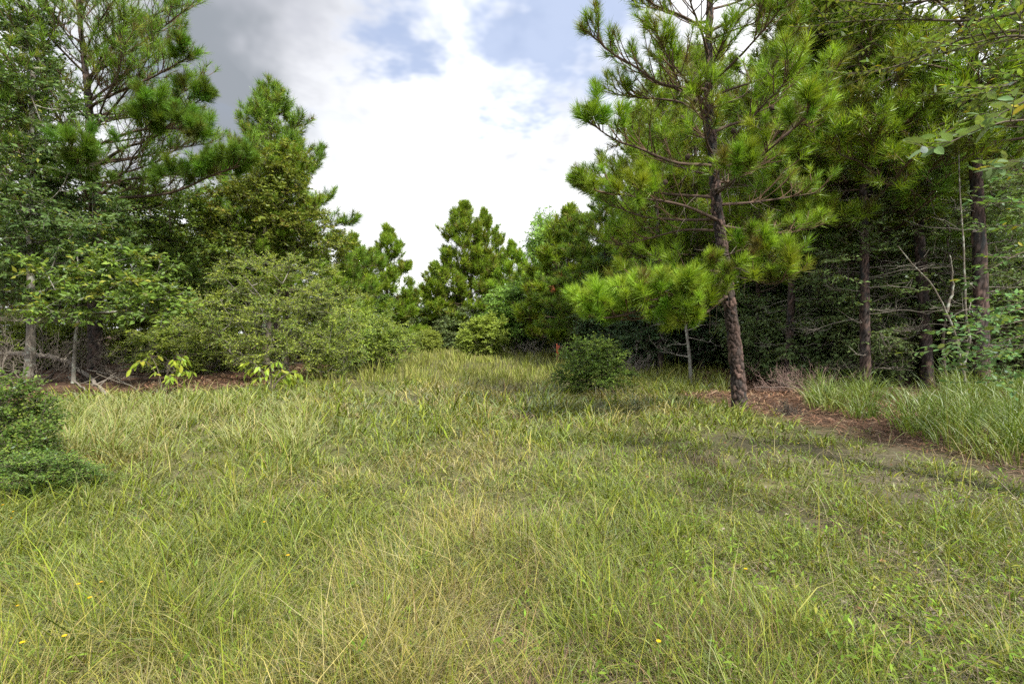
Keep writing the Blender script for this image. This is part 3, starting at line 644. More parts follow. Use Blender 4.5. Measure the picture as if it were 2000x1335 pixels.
lp, lpath, lloc = hero_pine('tall pine with long upswept limbs above the left thicket', 17.0,
    [(187, 715, 0), (186, 600, 0), (185, 470, 0), (184, 380, 0), (178, 300, 0), (172, 190, .1), (160, 80, .2), (150, -30, .3), (140, -160, .3)],
    [.21, .19, .165, .15, .13, .10, .07, .05, .03],
    [[(184, 330, 0), (240, 290, -.4), (300, 270, -.8), (360, 215, -1.2), (400, 190, -1.4)],
     [(183, 360, 0), (250, 350, .5), (340, 340, .8), (430, 320, 1.0), (500, 285, 1.2)],
     [(182, 390, 0), (260, 385, -.5), (340, 375, -1), (420, 340, -1.4), (480, 320, -1.6)],
     [(178, 300, 0), (130, 260, -.5), (100, 200, -.8), (70, 160, -1)],
     [(176, 260, 0), (230, 200, -.6), (280, 130, -1), (300, 80, -1.2)],
     [(172, 200, 0), (240, 150, .4), (310, 100, .8), (350, 60, 1)],
     [(170, 170, 0), (210, 90, -.8), (250, 40, -1.4)],
     [(165, 120, 0), (230, 60, .3), (300, 30, .6), (350, 10, .8)],
     [(160, 80, 0), (110, 60, -.4), (60, 40, -.8)],
     [(150, 0, 0), (220, -40, 0), (300, -50, .2), (350, -60, .3)],
     [(176, 240, 0), (260, 220, .8), (340, 190, 1.3), (400, 150, 1.6)],
     [(182, 350, 0), (110, 330, .4), (50, 320, .8), (10, 280, 1.0)],
     [(172, 210, 0), (230, 180, -.8), (300, 150, -1.4), (370, 110, -1.8)], [(168, 150, 0), (240, 110, -.6), (310, 60, -1), (360, 20, -1.2)], [(174, 240, 0), (250, 230, .3), (330, 220, .6), (400, 240, .8)], [(164, 110, 0), (190, 50, -1), (230, -10, -1.6)], [(180, 320, 0), (260, 310, .6), (340, 290, 1), (410, 280, 1.3)],
     [(178, 290, 0), (250, 260, -1), (320, 250, -1.6), (380, 260, -2)]],
    46, (4.5, 13.5), 4, 280, .9, 19, 1.15, NEEDLES, 4.0, 28, 260, 28)
def cone_mesh():
    m = MB(); n = 9; k = 8; s = np.linspace(0, 1, n); a = np.arange(k) * 2 * np.pi / k; rr = .033 * np.sin(np.pi * (s * .92 + .05)) * (1 + .22 * (np.arange(n) % 2))
    V = np.stack([rr[:, None] * np.cos(a + .4 * (np.arange(n) % 2)[:, None]), rr[:, None] * np.sin(a + .4 * (np.arange(n) % 2)[:, None]), -.10 * s[:, None] + 0 * a], -1)
    i = np.arange(n - 1)[:, None]; j = np.arange(k)[None]; m.add(V, {4: np.stack([i * k + j, i * k + (j + 1) % k, (i + 1) * k + (j + 1) % k, (i + 1) * k + j], -1).reshape(-1, 4)}, (.055, .04, .032)); return m.mesh('pine_cone', M_BARK)
CONE = cone_mesh(); r = np.random.default_rng(2)
for px, py, dy in ((1355, 190, -1), (1330, 225, -.6), (1345, 300, -.5), (1475, 290, -.6), (1300, 350, -.6), (1430, 250, -.8), (1508, 205, -.5)):
    o = bpy.data.objects.new('pine_cone', CONE); COL.objects.link(o); o.parent = hero; o.location = [float(q) for q in at(px, py, 9.8 + dy) - hloc]; o.rotation_euler = (r.uniform(-.6, .6), r.uniform(-.6, .6), 0); o.scale = (1.3, 1.3, 1.3)
print('heroes', time.time() - T0)

# ------------------------------------------------------------------ other pines
cone = lambda R_, e=.75: (lambda u: R_ * (1 - u) ** e + .25)
G = lambda px, Y: on_ground(px, Y)
spire = pine('pine_tree', 'narrow spire-topped pine rising behind the olive-leaved oak', G(540, 26), 13.6, .20, 3.0, cone(4.3, .85), 80, 21, TEMP_LOD, 1.0, 16, size=1.25, lean=(-.3, 0))
far1 = pine('pine_tree', 'broad twin-topped distant pine rising highest at the end of the clearing', G(905, 50), 14.0, .24, 2.0, cone(4.2, .85), 76, 22, TEMP_FAR, 1.1, 9, size=1.7, top_el=75, pal=BRIGHT)
far2 = pine('pine_tree', 'small conical distant pine just beyond the left bushes', G(757, 44), 10.2, .18, 1.5, cone(3.2, .85), 60, 23, TEMP_FAR, 1.0, 9, size=1.6, top_el=75, pal=BRIGHT)
dup(far1, 'distant pine leaning against the right flank of the twin-topped pine', G(948, 51), 2.0, (.8, .8, .96))
dup(far2, 'low distant pine filling the gap left of the highest far pine', G(852, 52), 1.1, .82)
dup(far2, 'distant pine between the bushes and the spire-topped pine', G(690, 40), 2.4, .85)
dup(far2, 'small pine tip peeping over the trees right of the far pines', G(1000, 46), .5, .92)
dup(far1, 'distant pine behind the feathery tree on the right', G(1062, 40), 3.3, .68)
dup(spire, 'bushy bright green pine behind the lone leaning pine', G(1185, 24), 1.0, (.75, .75, .58))
dup(far2, 'dense mid-distance pine left of the lone leaning pine', G(1110, 29), 4.0, (.95, .95, .82))
young = pine('young_pine', 'low young pine with bright tufts at the back of the left bushes', G(690, 24), 2.6, .05, .3, cone(1.4, .6), 20, 25, TEMP_LOD, .5, 7, pal=BRIGHT, size=1.2)
ba = pine('pine_tree', 'stout dark-trunked pine with peeling plates at the right woods edge', G(1813, 12.6), 13.5, .122, 4.6, cone(3.0, .5), 54, 31, TEMP_LOD, .9, 15, dead=36, lean=(-.9, .3), size=1.05, rows=200, pal=BRIGHT, sides=24, deadlen=1.9)
bb = pine('pine_tree', 'tall straight pine trunk in the gloom near the right edge', G(1918, 11.3), 14.5, .13, 5.4, cone(3.0, .5), 50, 32, TEMP_LOD, .9, 15, dead=34, lean=(-.35, .2), size=1.05, rows=200, pal=BRIGHT, sides=24, deadlen=1.7)
bc = pine('pine_tree', 'slim pine leaning left beneath the dark right canopy', G(1757, 13.4), 9.5, .085, 3.0, cone(2.4, .6), 44, 33, TEMP_LOD, .8, 11, dead=22, lean=(-1.5, .2), deadlen=1.7)
dup(bc, 'slim dark pine stem behind and right of the lone leaning pine', G(1480, 17.5), 1.3, .92)
dup(bc, 'thin pine stem deep behind the lone leaning pine', G(1497, 21), 2.6, 1.0)
dup(bc, 'crooked slim pine crossing the upper canopy of the right woods', G(1690, 14.5), .4, 1.12)
LBG = 'pines packed inside the dark right woods'; LB = 'dark pine packed in among others deep in the right woods'
r = np.random.default_rng(77); k = 0; put = []
while k < 38:
    x = r.uniform(6, 34); y = r.uniform(11, 46)
    if x < field_edge_right(y) + 2.3 or x > y * 1.12 + 2 or any(math.hypot(x - a, y - b) < 1.9 for a, b in put): continue
    if abs(1000 * x / y - 445) < 60 and y < 20: continue
    put.append((x, y)); dup((ba, bb, bc, ba, bb)[k % 5], LB, (x, y, gh(x, y)), r.uniform(0, 6.28), r.uniform(.75, 1.08), LBG); k += 1
LL = 'dark pine packed in behind the left thicket'; k = 0; put = []
while k < 20:
    x = r.uniform(-34, -7); y = r.uniform(21, 46)
    if x > field_edge_left(y) - 3 or x < -y * 1.15 or any(math.hypot(x - a, y - b) < 2.2 for a, b in put): continue
    if 1000 + 1000 * x / y > 560: continue
    put.append((x, y)); dup((ba, bc, bc)[k % 3], LL, (x, y, gh(x, y)), r.uniform(0, 6.28), r.uniform(.55, .82), 'pines packed behind the left thicket'); k += 1
print('pines', time.time() - T0)

# ------------------------------------------------------------------ broadleaf trees
DKOAK = [(.055, .10, .030, 5), (.075, .13, .035, 4), (.10, .16, .055, 2), (.16, .19, .03, .6)]
OAK = [(.10, .17, .030, 5), (.14, .21, .035, 3), (.075, .13, .03, 3), (.22, .24, .04, .7)]
OLIVE = [(.125, .17, .028, 5), (.16, .195, .032, 3), (.10, .145, .026, 3), (.20, .18, .04, .6)]
YAUPON = [(.145, .20, .032, 5), (.195, .25, .04, 3), (.09, .15, .026, 3), (.23, .285, .05, 1)]
LIME = [(.26, .34, .04, 4), (.20, .30, .035, 4), (.34, .38, .05, 1.5)]
CEDAR = [(.045, .085, .04, 4), (.065, .11, .05, 3), (.09, .13, .06, 1)]
FEATH = [(.16, .28, .05, 4), (.20, .33, .07, 2), (.12, .22, .04, 2)]
DKOAK, OAK, OLIVE, YAUPON, CEDAR, FEATH = ([(a * k, b * k, c * k, w) for a, b, c, w in P_] for P_, k in ((DKOAK, 1.5), (OAK, 1.35), (OLIVE, 1.25), (YAUPON, 1.55), (CEDAR, 1.6), (FEATH, 1.3)))
def L3(px, py, Y, loc): return at(px, py, Y) - np.asarray(loc)
g = G(58, 15); bl = lambda px, py, Y, rx, ry, rz, n: (*L3(px, py, Y, g), rx, ry, rz, n)
broadleaf('oak_tree', 'dark blue-green oak filling the upper left corner', 'oak tree', g, [(0, 0, -.1), (.05, 0, 2), (-.1, .1, 5), (.1, 0, 9)],
    [bl(30, 330, 15, 1.9, 1.7, 1.9, 60), bl(10, 120, 15.3, 1.6, 1.6, 1.8, 50), bl(120, 400, 14.6, 1.4, 1.3, 1.3, 40), bl(20, 520, 14.4, 1.7, 1.2, 1.1, 45), bl(60, 230, 14.5, 1.5, 1.2, 1.2, 34), bl(190, 470, 14.8, 1.3, 1.2, .8, 30), bl(-40, 20, 15, 1.6, 1.6, 1.6, 36)],
    .13, .15, DKOAK, 41, cl_r=.55, twigs=9, per=10, bark=(.16, .145, .125), barkmat=M_LICHEN, tipr=.007, aspect=.45)
g = G(143, 13.6); bl = lambda px, py, Y, rx, ry, rz, n: (*L3(px, py, Y, g), rx, ry, rz, n)
broadleaf('oak_sapling', 'slender lichen-barked oak sapling with layered leafy boughs', 'oak tree', g, [(0, 0, -.1), (.05, 0, 1.0), (.12, .05, 2.2), (.1, 0, 3.6)],
    [bl(200, 560, 13.4, 1.3, .9, .45, 26), bl(290, 600, 13.0, .9, .7, .3, 18), bl(130, 600, 13.0, .8, .8, .35, 12), bl(240, 520, 14, 1.3, .9, .4, 22), bl(140, 520, 13.6, 1.2, .8, .5, 20), bl(330, 575, 13.4, .5, .5, .25, 9)],
    .05, .17, OAK, 42, cl_r=.45, twigs=6, per=8, bark=(.17, .16, .14), barkmat=M_LICHEN, aspect=.46, flatten=.35, tipr=.006)
g = G(520, 20.5); bl = lambda px, py, Y, rx, ry, rz, n: (*L3(px, py, Y, g), rx, ry, rz, n)
broadleaf('oak_tree', 'olive-brown oak rounding up behind the big yaupon bush', 'oak tree', g, [(0, 0, -.1), (.1, 0, 2), (-.1, 0, 4), (0, 0, 6.5)],
    [bl(545, 385, 20.5, 1.5, 1.5, 1.7, 60), bl(480, 430, 20, 1.6, 1.4, 1.4, 55), bl(590, 450, 20.5, 1.2, 1.3, 1.0, 36), bl(420, 480, 20.2, 1.5, 1.3, 1.0, 40), bl(560, 330, 20.8, .8, .9, .8, 20), bl(640, 480, 21, .8, .8, .5, 16)],
    .12, .15, OLIVE, 43, cl_r=.52, twigs=8, per=10, tipr=.007)
g = G(330, 19); bl = lambda px, py, Y, rx, ry, rz, n: (*L3(px, py, Y, g), rx, ry, rz, n)
mo = broadleaf('oak_tree', 'mid-green oak in the gap between the left pine and olive oak', 'oak tree', g, [(0, 0, -.1), (-.1, 0, 2), (.1, 0, 4), (0, 0, 6)],
    [bl(330, 430, 19, 1.8, 1.5, 1.1, 50), bl(250, 490, 18.5, 1.8, 1.4, 1.1, 44), bl(400, 520, 19, 1.5, 1.4, 1.0, 40), bl(330, 560, 18.5, 1.9, 1.3, .9, 40), bl(250, 400, 19.5, 1.2, 1.3, .8, 22)],
    .11, .16, OAK, 44, cl_r=.55, twigs=8, per=10, tipr=.007)
dup(mo, 'shaded oak close behind the dark upper left oak', G(60, 22), 2.1, 1.15)
dup(mo, 'shaded oak half hidden left of the tall left pine', G(150, 24), 4.0, 1.2)
dup(mo, 'shaded oak low behind the olive oak', G(450, 27), 5.0, .95)
dup(mo, 'rounded oak in the far tree line behind the round bush', G(870, 52), 1.0, .72)
dup(mo, 'rounded oak in the far tree line left of the round bush', G(800, 50), 2.7, .66)
dup(mo, 'oak in the far tree line beneath the highest pine', G(960, 54), 4.3, .78)
dup(mo, 'oak at the far end behind the yellow-topped bush', G(725, 40), 3.6, .62)
dup(mo, 'oak closing the far right corner of the clearing', G(1050, 44), .9, .95)

# yaupon bushes
g = G(545, 16); bl = lambda px, py, Y, rx, ry, rz, n: (*L3(px, py, Y, g), rx, ry, rz, n)
big = broadleaf('yaupon_bush', 'largest fine-leaved bush spreading at the left edge of the grass', 'bush', g, [(0, 0, -.1), (0, 0, .8), (.1, 0, 1.8), (.1, 0, 3)],
    [bl(500, 640, 15.4, 1.7, 1.2, .95, 90), bl(560, 555, 16.2, 1.6, 1.4, .95, 80), bl(640, 620, 16, 1.2, 1.2, 1.1, 60), bl(480, 540, 17, 1.1, 1.2, .6, 36), bl(560, 690, 15.2, 1.6, .9, .55, 50), bl(420, 610, 16, .9, 1, .7, 30), bl(650, 700, 15.8, .9, .8, .5, 30)],
    .03, .06, YAUPON, 51, cl_r=.36, twigs=12, per=11, mat=M_SMALL, stems=7, tipr=.0045, bark=(.20, .185, .165), shell=.55, aspect=.55)
g = G(740, 19.5)
y2 = broadleaf('yaupon_bush', 'rounded fine-leaved bush ending the left row beside the bright grass', 'bush', g, [(0, 0, -.1), (0, 0, .6), (0, 0, 1.2), (0, 0, 1.9)],
    [(0, 0, 1.0, 1.15, 1.1, .95, 70), (-.7, .2, 1.0, .9, .9, .9, 36), (.35, -.1, 1.6, .6, .6, .6, 24), (.6, -.2, .5, .6, .6, .45, 20)],
    .025, .065, YAUPON, 52, cl_r=.34, twigs=12, per=11, mat=M_SMALL, stems=6, tipr=.004, bark=(.20, .185, .165), shell=.6, aspect=.55)
dup(y2, 'fine-leaved bush tucked between the largest bush and the rounded one', G(680, 19), 1.9, (1.2, 1.1, 1.15))
dup(y2, 'fine-leaved bush standing behind the rounded end bush', G(700, 24), 2.6, 1.35)
dup(y2, 'dim fine-leaved bush under the olive oak', G(420, 18.5), 1.2, (1.2, 1, 1.1))
dup(y2, 'dim fine-leaved bush low behind the yellow-green sapling', G(330, 17), 3.2, (1.3, 1, .75))
dup(y2, 'dim fine-leaved bush behind the dead brush', G(120, 18.5), 4.4, (1.3, 1, 1.0))
dup(y2, 'dim fine-leaved bush at the left frame edge behind the dead brush', G(20, 17), 5.4, (1.2, 1, 1.0))
dup(y2, 'dim fine-leaved bush deeper behind the dead brush', G(220, 20), .4, (1.4, 1, 1.1))
rb = broadleaf('round_bush', 'round light green bush at the far end of the grass', 'bush', G(945, 34), [(0, 0, -.1), (0, 0, .6), (0, 0, 1.2), (0, 0, 2)],
    [(0, 0, 1.3, 1.9, 1.6, 1.5, 100), (.4, 0, 2.1, 1.1, 1.0, .9, 36), (-1, 0, .9, .9, 1, .8, 30)],
    .04, .15, [(.27, .35, .06, 4), (.33, .41, .08, 3), (.20, .27, .045, 2)], 53, cl_r=.5, twigs=10, per=11, mat=M_SMALL, stems=6, tipr=.007, shell=.6)
rb.scale = (.92, .92, .88); dup(rb, 'pale green bush left of the round far bush', G(838, 41), 2.0, (.6, .6, .6))
dup(y2, 'low pale bush in front of the far tree line at left', G(785, 38), 4.0, (1.1, 1.1, .9))
FARB = [('taller green bush behind the gap of the two pale bushes', (888, 47), 1.0, (1.6, 1.4, 1.5))]
FARB.append(('dusky bush in the far tree line beside the feathery tree', (985, 47), 3.0, (1.6, 1.4, 1.7)))
FARB.append(('tall dusky bush in the far tree line under the small conical pine', (770, 47), 5.0, (1.6, 1.4, 1.8)))
# right of the clearing, far to near
g = G(1005, 36)
ft = broadleaf('mimosa_tree', 'bright feathery-leaved tree on the far right of the clearing', 'tree', g, [(0, 0, -.1), (.2, 0, 1.5), (-.1, 0, 3), (0, 0, 5)],
    [(0, 0, 3.6, 1.9, 1.6, 1.2, 60), (.9, 0, 4.6, 1.2, 1.2, .8, 30), (-.7, -.2, 2.5, 1.2, 1.0, .8, 30), (.4, -.3, 2.2, 1.3, 1, .8, 26)],
    .08, .20, FEATH, 61, cl_r=.8, twigs=9, per=13, flatten=.3, droop=.15, tipr=.01, aspect=.32)
dup(ft, 'tall airy tree with feathery top against the sky', G(1085, 33), 2.2, (.95, .95, 1.75))
ce = broadleaf('cedar_tree', 'dark blue-green cedar mass at the far right edge of the grass', 'cedar', G(1058, 37), [(0, 0, -.1), (0, 0, 1), (0, 0, 2.5), (0, 0, 4)],
    [(0, 0, 1.6, 1.5, 1.4, 1.1, 80), (0, 0, 2.8, 1.2, 1.2, 1.2, 60), (-.7, -.3, .8, 1.0, .9, .6, 36), (.2, 0, 3.9, .7, .7, .9, 26)],
    .09, .13, CEDAR, 62, cl_r=.5, twigs=11, per=12, mat=M_SMALL, tipr=.007, aspect=.35, shell=.5)
dup(ce, 'dark cedar just behind the orange survey stake', G(1115, 33), 1.7, (1.1, 1.1, 1.25))
dup(ce, 'dark cedar behind the vine-grown bush', G(1190, 22), 3.1, (.95, .95, 1.0))
dup(ce, 'dark cedar under the left boughs of the lone pine', G(1265, 20), 4.4, (.95, .9, .85))
dup(ce, 'dark cedar in shade left of the lone pine trunk', G(1350, 21), 5.5, (1.1, 1, .9))
dup(ce, 'dark cedar in the shade right of the lone pine trunk', G(1545, 18.5), .7, (1.15, 1, .8))
ds = broadleaf('shaded_shrub', 'dim grey-green shrub with drooping sprays at the woods edge', 'bush', G(1640, 14.6), [(0, 0, -.1), (0, 0, .6), (0, 0, 1.3), (0, 0, 2)],
    [(0, 0, 1.0, 1.3, 1.0, .8, 60), (.5, 0, 1.9, 1.2, .9, .7, 40), (-.5, -.2, .6, .8, .7, .5, 24)],
    .025, .14, [(.14, .20, .075, 4), (.19, .26, .10, 2), (.10, .155, .055, 2)], 63, cl_r=.55, twigs=9, per=8, mat=M_SMALL, stems=5, tipr=.005, flatten=.4, droop=.1)
for i, (px, Y, sc, lb) in enumerate([(1720, 16, 1.2, 'dim shrub behind the slim leaning pine'), (1590, 17, 1.1, 'dim shrub between the lone pine and the leaning pine'), (1860, 15.5, 1.3, 'dim shrub between the two stout right-hand trunks'),
        (1960, 14, 1.3, 'dim shrub beyond the trunk at the right edge'), (1780, 19, 1.5, 'dim shrub deep behind the stout plated trunk'), (1660, 20, 1.5, 'dim tall shrub deep in the woods above the dry brush'), (1430, 22, 1.2, 'dim shrub just behind the lone pine trunk'), (1520, 15.5, .9, 'dim shrub low just right of the lone pine trunk'), (1700, 13.2, .7, 'small dim shrub in front of the slim leaning pine'), (1600, 14.2, .95, 'dim shrub behind the pinkish twig heap'), (1930, 18, 1.6, 'dim tall shrub deep at the right edge'), (1560, 23, 1.5, 'dim tall shrub deep right of the lone pine')]):
    dup(ds, lb, G(px, Y), i * 1.3, (sc, sc, sc * 1.1))
for lb, q_, a_, s_ in FARB: dup(ds, lb, G(*q_), a_, s_)
dl = broadleaf('understory_tree', 'dark thin-leaved understory tree spreading across the stout plated pine', 'tree', G(1770, 15), [(0, 0, -.1), (.1, 0, 1.5), (-.1, 0, 3), (0, 0, 4.5)],
    [(-.6, -.6, 3.6, 2.0, 1.2, .8, 44), (.6, -.8, 2.6, 1.6, 1.1, .6, 34), (-.4, -.5, 4.7, 1.8, 1.2, .7, 34), (0, 0, 5.8, 1.6, 1.4, .8, 30)],
    .05, .12, [(.14, .22, .075, 4), (.19, .28, .10, 2), (.11, .17, .06, 2)], 64, cl_r=.6, twigs=8, per=9, flatten=.3, tipr=.006)
for i, (px, Y, sc, lb) in enumerate([(1620, 19, 1.1, 'dark understory tree behind the dim shrubs by the lone pine'), (1880, 18, 1.2, 'dark understory tree behind the straight trunk near the right edge'), (1980, 15, 1.1, 'dark understory tree cut off by the right frame edge'), (1660, 13.4, .85, 'thin-leaved understory tree spreading in front of the slim leaning pine'), (1850, 12.4, .8, 'thin-leaved understory tree in front of the two stout right-hand trunks'), (1500, 24, 1.2, 'dark understory tree filling the gap right of the lone pine'), (1380, 25, 1.1, 'dark understory tree filling the gap left of the lone pine')]):
    dup(dl, lb, G(px, Y), 1 + i * 1.9, sc)
r = np.random.default_rng(78); put = []; k = 0
while k < 46:                                                # the woods close up on both sides and at the far end
    x = r.uniform(-40, 40); y = r.uniform(17, 62)
    if -x < -field_edge_left(y) + 2.5 and x < field_edge_right(y) + 2.5 and y < 55: continue
    if x < 0 and 1000 + 1000 * x / y > 430 and y < 52: continue
    if abs(x) > y * 1.1 or any(math.hypot(x - a, y - b) < 3.0 for a, b in put): continue
    put.append((x, y)); far = y > 52; side = 'left' if x < 0 else 'right'
    if far and abs(x) < 14: lb, gp = 'dim shrubby tree closing the horizon beyond the far pines', 'trees closing the horizon'
    else: lb, gp = 'dim shrubby understory tree deep in the %s woods' % side, 'understory of the %s woods' % side
    dup((ds, ce, mo, ds, dl)[k % 5], lb, (x, y, gh(x, y)), r.uniform(0, 6.28), r.uniform(1.2, 1.9) * (.6 if k % 5 == 2 else 1), gp); k += 1
for k in range(18):
    x = -21 + 42 * (k + r.random()) / 18; y = r.uniform(56, 70)
    dup((mo, ds, ce)[k % 3], 'dim shrubby tree closing the horizon beyond the far pines', (x, y, gh(x, y)), r.uniform(0, 6.28), r.uniform(1.3, 1.7) * (.55 if k % 3 == 0 else 1), 'trees closing the horizon')
dup(ba, 'olive-needled pine directly behind the lone leaning pine', G(1540, 14.2), 2.0, .8); dup(bb, 'dim pine behind the left boughs of the lone leaning pine', G(1290, 19), .7, .72)
dup(mo, 'dim oak low between the largest bush and the spire-topped pine', G(610, 32), 1.4, .7); dup(mo, 'dim oak behind the young pine at the left bushes', G(660, 36), 5.2, .68); dup(ds, 'dim shrub behind the right shoulder of the largest bush', G(630, 27), .6, 1.5)
dup(ds, 'dim shrub low behind the orange survey stake', G(1150, 31), 2.2, 1.2); dup(ds, 'dim shrub at the foot of the feathery tree', G(1035, 38), 3.2, (1.3, 1.2, 1.1)); dup(ds, 'dim shrub left of the dead grey sapling', G(1290, 24), 1.0, 1.3)
vb = broadleaf('vine_bush', 'dark vine-grown bush standing alone in front of the lone pine', 'bush', G(1158, 13.4), [(0, 0, -.1), (0, 0, .4), (0, 0, .8), (0, 0, 1.1)],
    [(-.1, 0, .45, .78, .65, .5, 56), (.1, 0, .95, .55, .45, .45, 22), (.55, -.1, .35, .5, .4, .35, 20), (-.4, 0, .85, .5, .4, .45, 17), (-.1, 0, 1.1, .35, .3, .3, 7), (.4, 0, .75, .6, .4, .4, 14), (-.6, -.1, .3, .5, .4, .3, 12)],
    .014, .06, [(.13, .22, .04, 4), (.20, .29, .05, 3), (.085, .15, .03, 3)], 65, cl_r=.32, twigs=10, per=10, mat=M_SMALL, stems=8, tipr=.0035, shell=.5, aspect=.6)
nb = broadleaf('near_bush', 'dark glossy small-leaved bush at the left frame edge in the grass', 'bush', (-5.45, 5.45, gh(-5.45, 5.45)), [(0, 0, -.1), (0, 0, .3), (0, 0, .6), (0, 0, .9)],
    [(0, 0, .5, .48, .5, .42, 84), (.1, -.3, .25, .55, .45, .22, 48), (-.3, .2, .75, .5, .45, .3, 36), (.35, -.1, .3, .35, .4, .25, 24)],
    .012, .042, [(.08, .155, .03, 4), (.115, .20, .04, 3), (.19, .28, .05, 2)], 66, cl_r=.2, twigs=9, per=9, stems=6, tipr=.003, shell=.6, aspect=.55)
dup(nb, 'low dark bush crouching in front of the left-edge bush', (-4.35, 4.75, gh(-4.35, 4.75)), 2.0, (.6, .6, .42))
wb = broadleaf('leaning_sapling', 'pale green upright sapling leaning left before the dark cedars', 'tree', G(1130, 25.5), [(0, 0, -.1), (-.1, 0, 1.5), (-.4, 0, 3), (-.7, 0, 4.2)],
    [(-.1, 0, 1.6, .4, .4, .7, 16), (-.35, 0, 2.8, .4, .4, .8, 18), (-.65, 0, 4.0, .3, .3, .6, 10)], .03, .10, [(.22, .30, .08, 4), (.28, .36, .10, 2)], 67, cl_r=.35, twigs=4, per=7, tipr=.006)
print('broadleaf', time.time() - T0)
# ------------------------------------------------------------------ plants whose leaves can be told apart
def leaf_mesh(name, col, L=1, W=.42, fold=.14, curl=.12, mat=None):
    s = np.array([0, .18, .42, .68, .88, 1.]); w = np.array([.02, .62, 1, .85, .45, 0]) * W / 2; z = -curl * s ** 2
    V = [(s[0], 0, 0)]; F3 = []; F4 = []
    rows = []
    for k in range(1, 5):
        b = len(V); V += [(s[k], -w[k], z[k] + fold * w[k] * 2), (s[k], 0, z[k]), (s[k], w[k], z[k] + fold * w[k] * 2)]; rows.append((b, b + 1, b + 2))
    V.append((1, 0, z[5])); tip = len(V) - 1
    a = rows[0]; F3 += [(0, a[0], a[1]), (0, a[1], a[2])]
    for p, q in zip(rows, rows[1:]): F4 += [(p[0], q[0], q[1], p[1]), (p[1], q[1], q[2], p[2])]
    e = rows[-1]; F3 += [(e[0], tip, e[1]), (e[1], tip, e[2])]
    m = MB(); m.add(np.array(V) * L, {3: F3, 4: F4}, col); return m.mesh(name, mat or M_LEAF, True)
M_NEAR = leaf_mat('near_leaves', .35, .16, .38, .018, .5)
def leafy(name, label, cat, loc, stems, seed, leaf_cols, leaf_len, spacing, W=.42, droop=.0, twig_n=6, twig_l=.5, n_obj=300, stem_r=.02, up=.7, t0=.25, bark=(.12, .10, .08), group=None, spread=.8, trunk=None, flat=.5):
    """stems and twigs with separate leaves set alternately along them"""
    r = np.random.default_rng(seed); root = thing(name, label, cat, loc, group); wm = MB(); tw = []
    if trunk is not None:
        tr = smooth_path(trunk[0], 16); tubes(wm, tr, np.interp(np.linspace(0, 1, 16), np.linspace(0, 1, len(trunk[1])), trunk[1]), 12, bark)
    for S in stems:
        P = smooth_path(S, 12); L = float(np.linalg.norm(np.diff(P, axis=0), axis=1).sum())
        tubes(wm, P, stem_r * (1 - .75 * np.linspace(0, 1, 12)), 7, bark); tw.append(P[-5:])
        for k in range(twig_n):
            t = t0 + (1 - t0) * (k + r.random()) / twig_n; x = t * 11; i = min(int(x), 10); b = P[i] * (1 - x + i) + P[i + 1] * (x - i); tan = unit(P[i + 1] - P[i])
            sd = unit(np.cross(tan, [0, 0, 1.]) + 1e-6) * (1 if k % 2 else -1)
            d = unit(tan * .7 + sd * spread * r.uniform(.4, 1.2) + r.normal(0, .3, 3) * np.array([1, 1, flat])); l = twig_l * (1.1 - .5 * t) * r.uniform(.6, 1.2)
            e = b + d * l + np.array([0, 0, -droop * l * .6 + .05]); T = bez(b, b + d * l * .5, e, 7); tubes(wm, T, stem_r * .28 * (1 - .6 * np.linspace(0, 1, 7)), 4, bark); tw.append(T)
    wm.build('stem', M_TWIG, root, True)
    Lp = []; Ld = []
    for T in tw:
        seg = np.linalg.norm(np.diff(T, axis=0), axis=1); c = np.r_[0, np.cumsum(seg)]; n = max(2, int(c[-1] / spacing))
        for k in range(n):
            s = c[-1] * (.12 + .88 * (k + r.uniform(.2, .8)) / n); i = min(np.searchsorted(c, s) - 1, len(seg) - 1); i = max(i, 0); f = (s - c[i]) / seg[i]; p = T[i] * (1 - f) + T[i + 1] * f
            tan = unit(T[i + 1] - T[i]); sd = unit(np.cross(tan, [0, 0, 1.]) + 1e-6) * (1 if k % 2 else -1)
            Lp.append(p); Ld.append(unit(tan * .6 + sd * .8 + r.normal(0, .35, 3) + np.array([0, 0, -droop])))
        Lp.append(T[-1]); Ld.append(unit(T[-1] - T[-2] + np.array([0, 0, -droop * .05])))
    Lp = np.array(Lp); Ld = np.array(Ld); K = len(Lp); nr = unit(np.array([0, 0, up]) + r.normal(0, .38, (K, 3)))
    W_ = Lp + np.asarray(loc); px = 1000 + 1000 * W_[:, 0] / np.maximum(W_[:, 1], .1); inv = (px > -40) & (px < 2040) & ((W_[:, 2] - CAMZ) / np.maximum(W_[:, 1], .1) < .68)
    order = np.argsort(np.linalg.norm(W_, axis=1) + np.where(inv, 0, 100)); ms = [leaf_mesh('leaf', c[:3], 1, W * q, mat=M_NEAR) for c, q in zip(leaf_cols, (1, .9, 1.1, 1, .95, 1.05))]
    wts = np.array([c[3] for c in leaf_cols]); wts = wts / wts.sum(); ls = leaf_len * r.uniform(.6, 1.2, K)
    for i in order[:n_obj]:
        y = unit(np.cross(nr[i], Ld[i])); z = np.cross(Ld[i], y)
        o = bpy.data.objects.new('leaf', ms[r.choice(len(ms), p=wts)]); COL.objects.link(o); o.parent = root
        Mx = Matrix(np.stack([Ld[i], y, z], -1).tolist()).to_4x4(); o.matrix_local = Matrix.Translation(Lp[i]) @ Mx @ Matrix.Scale(float(ls[i]), 4)
    rest = order[n_obj:]
    if len(rest):
        fm = MB(); put_leaves(fm, Lp[rest], Ld[rest], nr[rest], ls[rest], ls[rest] * W, pick(r, leaf_cols, len(rest))); o = fm.build('other_leaves', M_NEAR, root); o['kind'] = 'stuff'
    return root
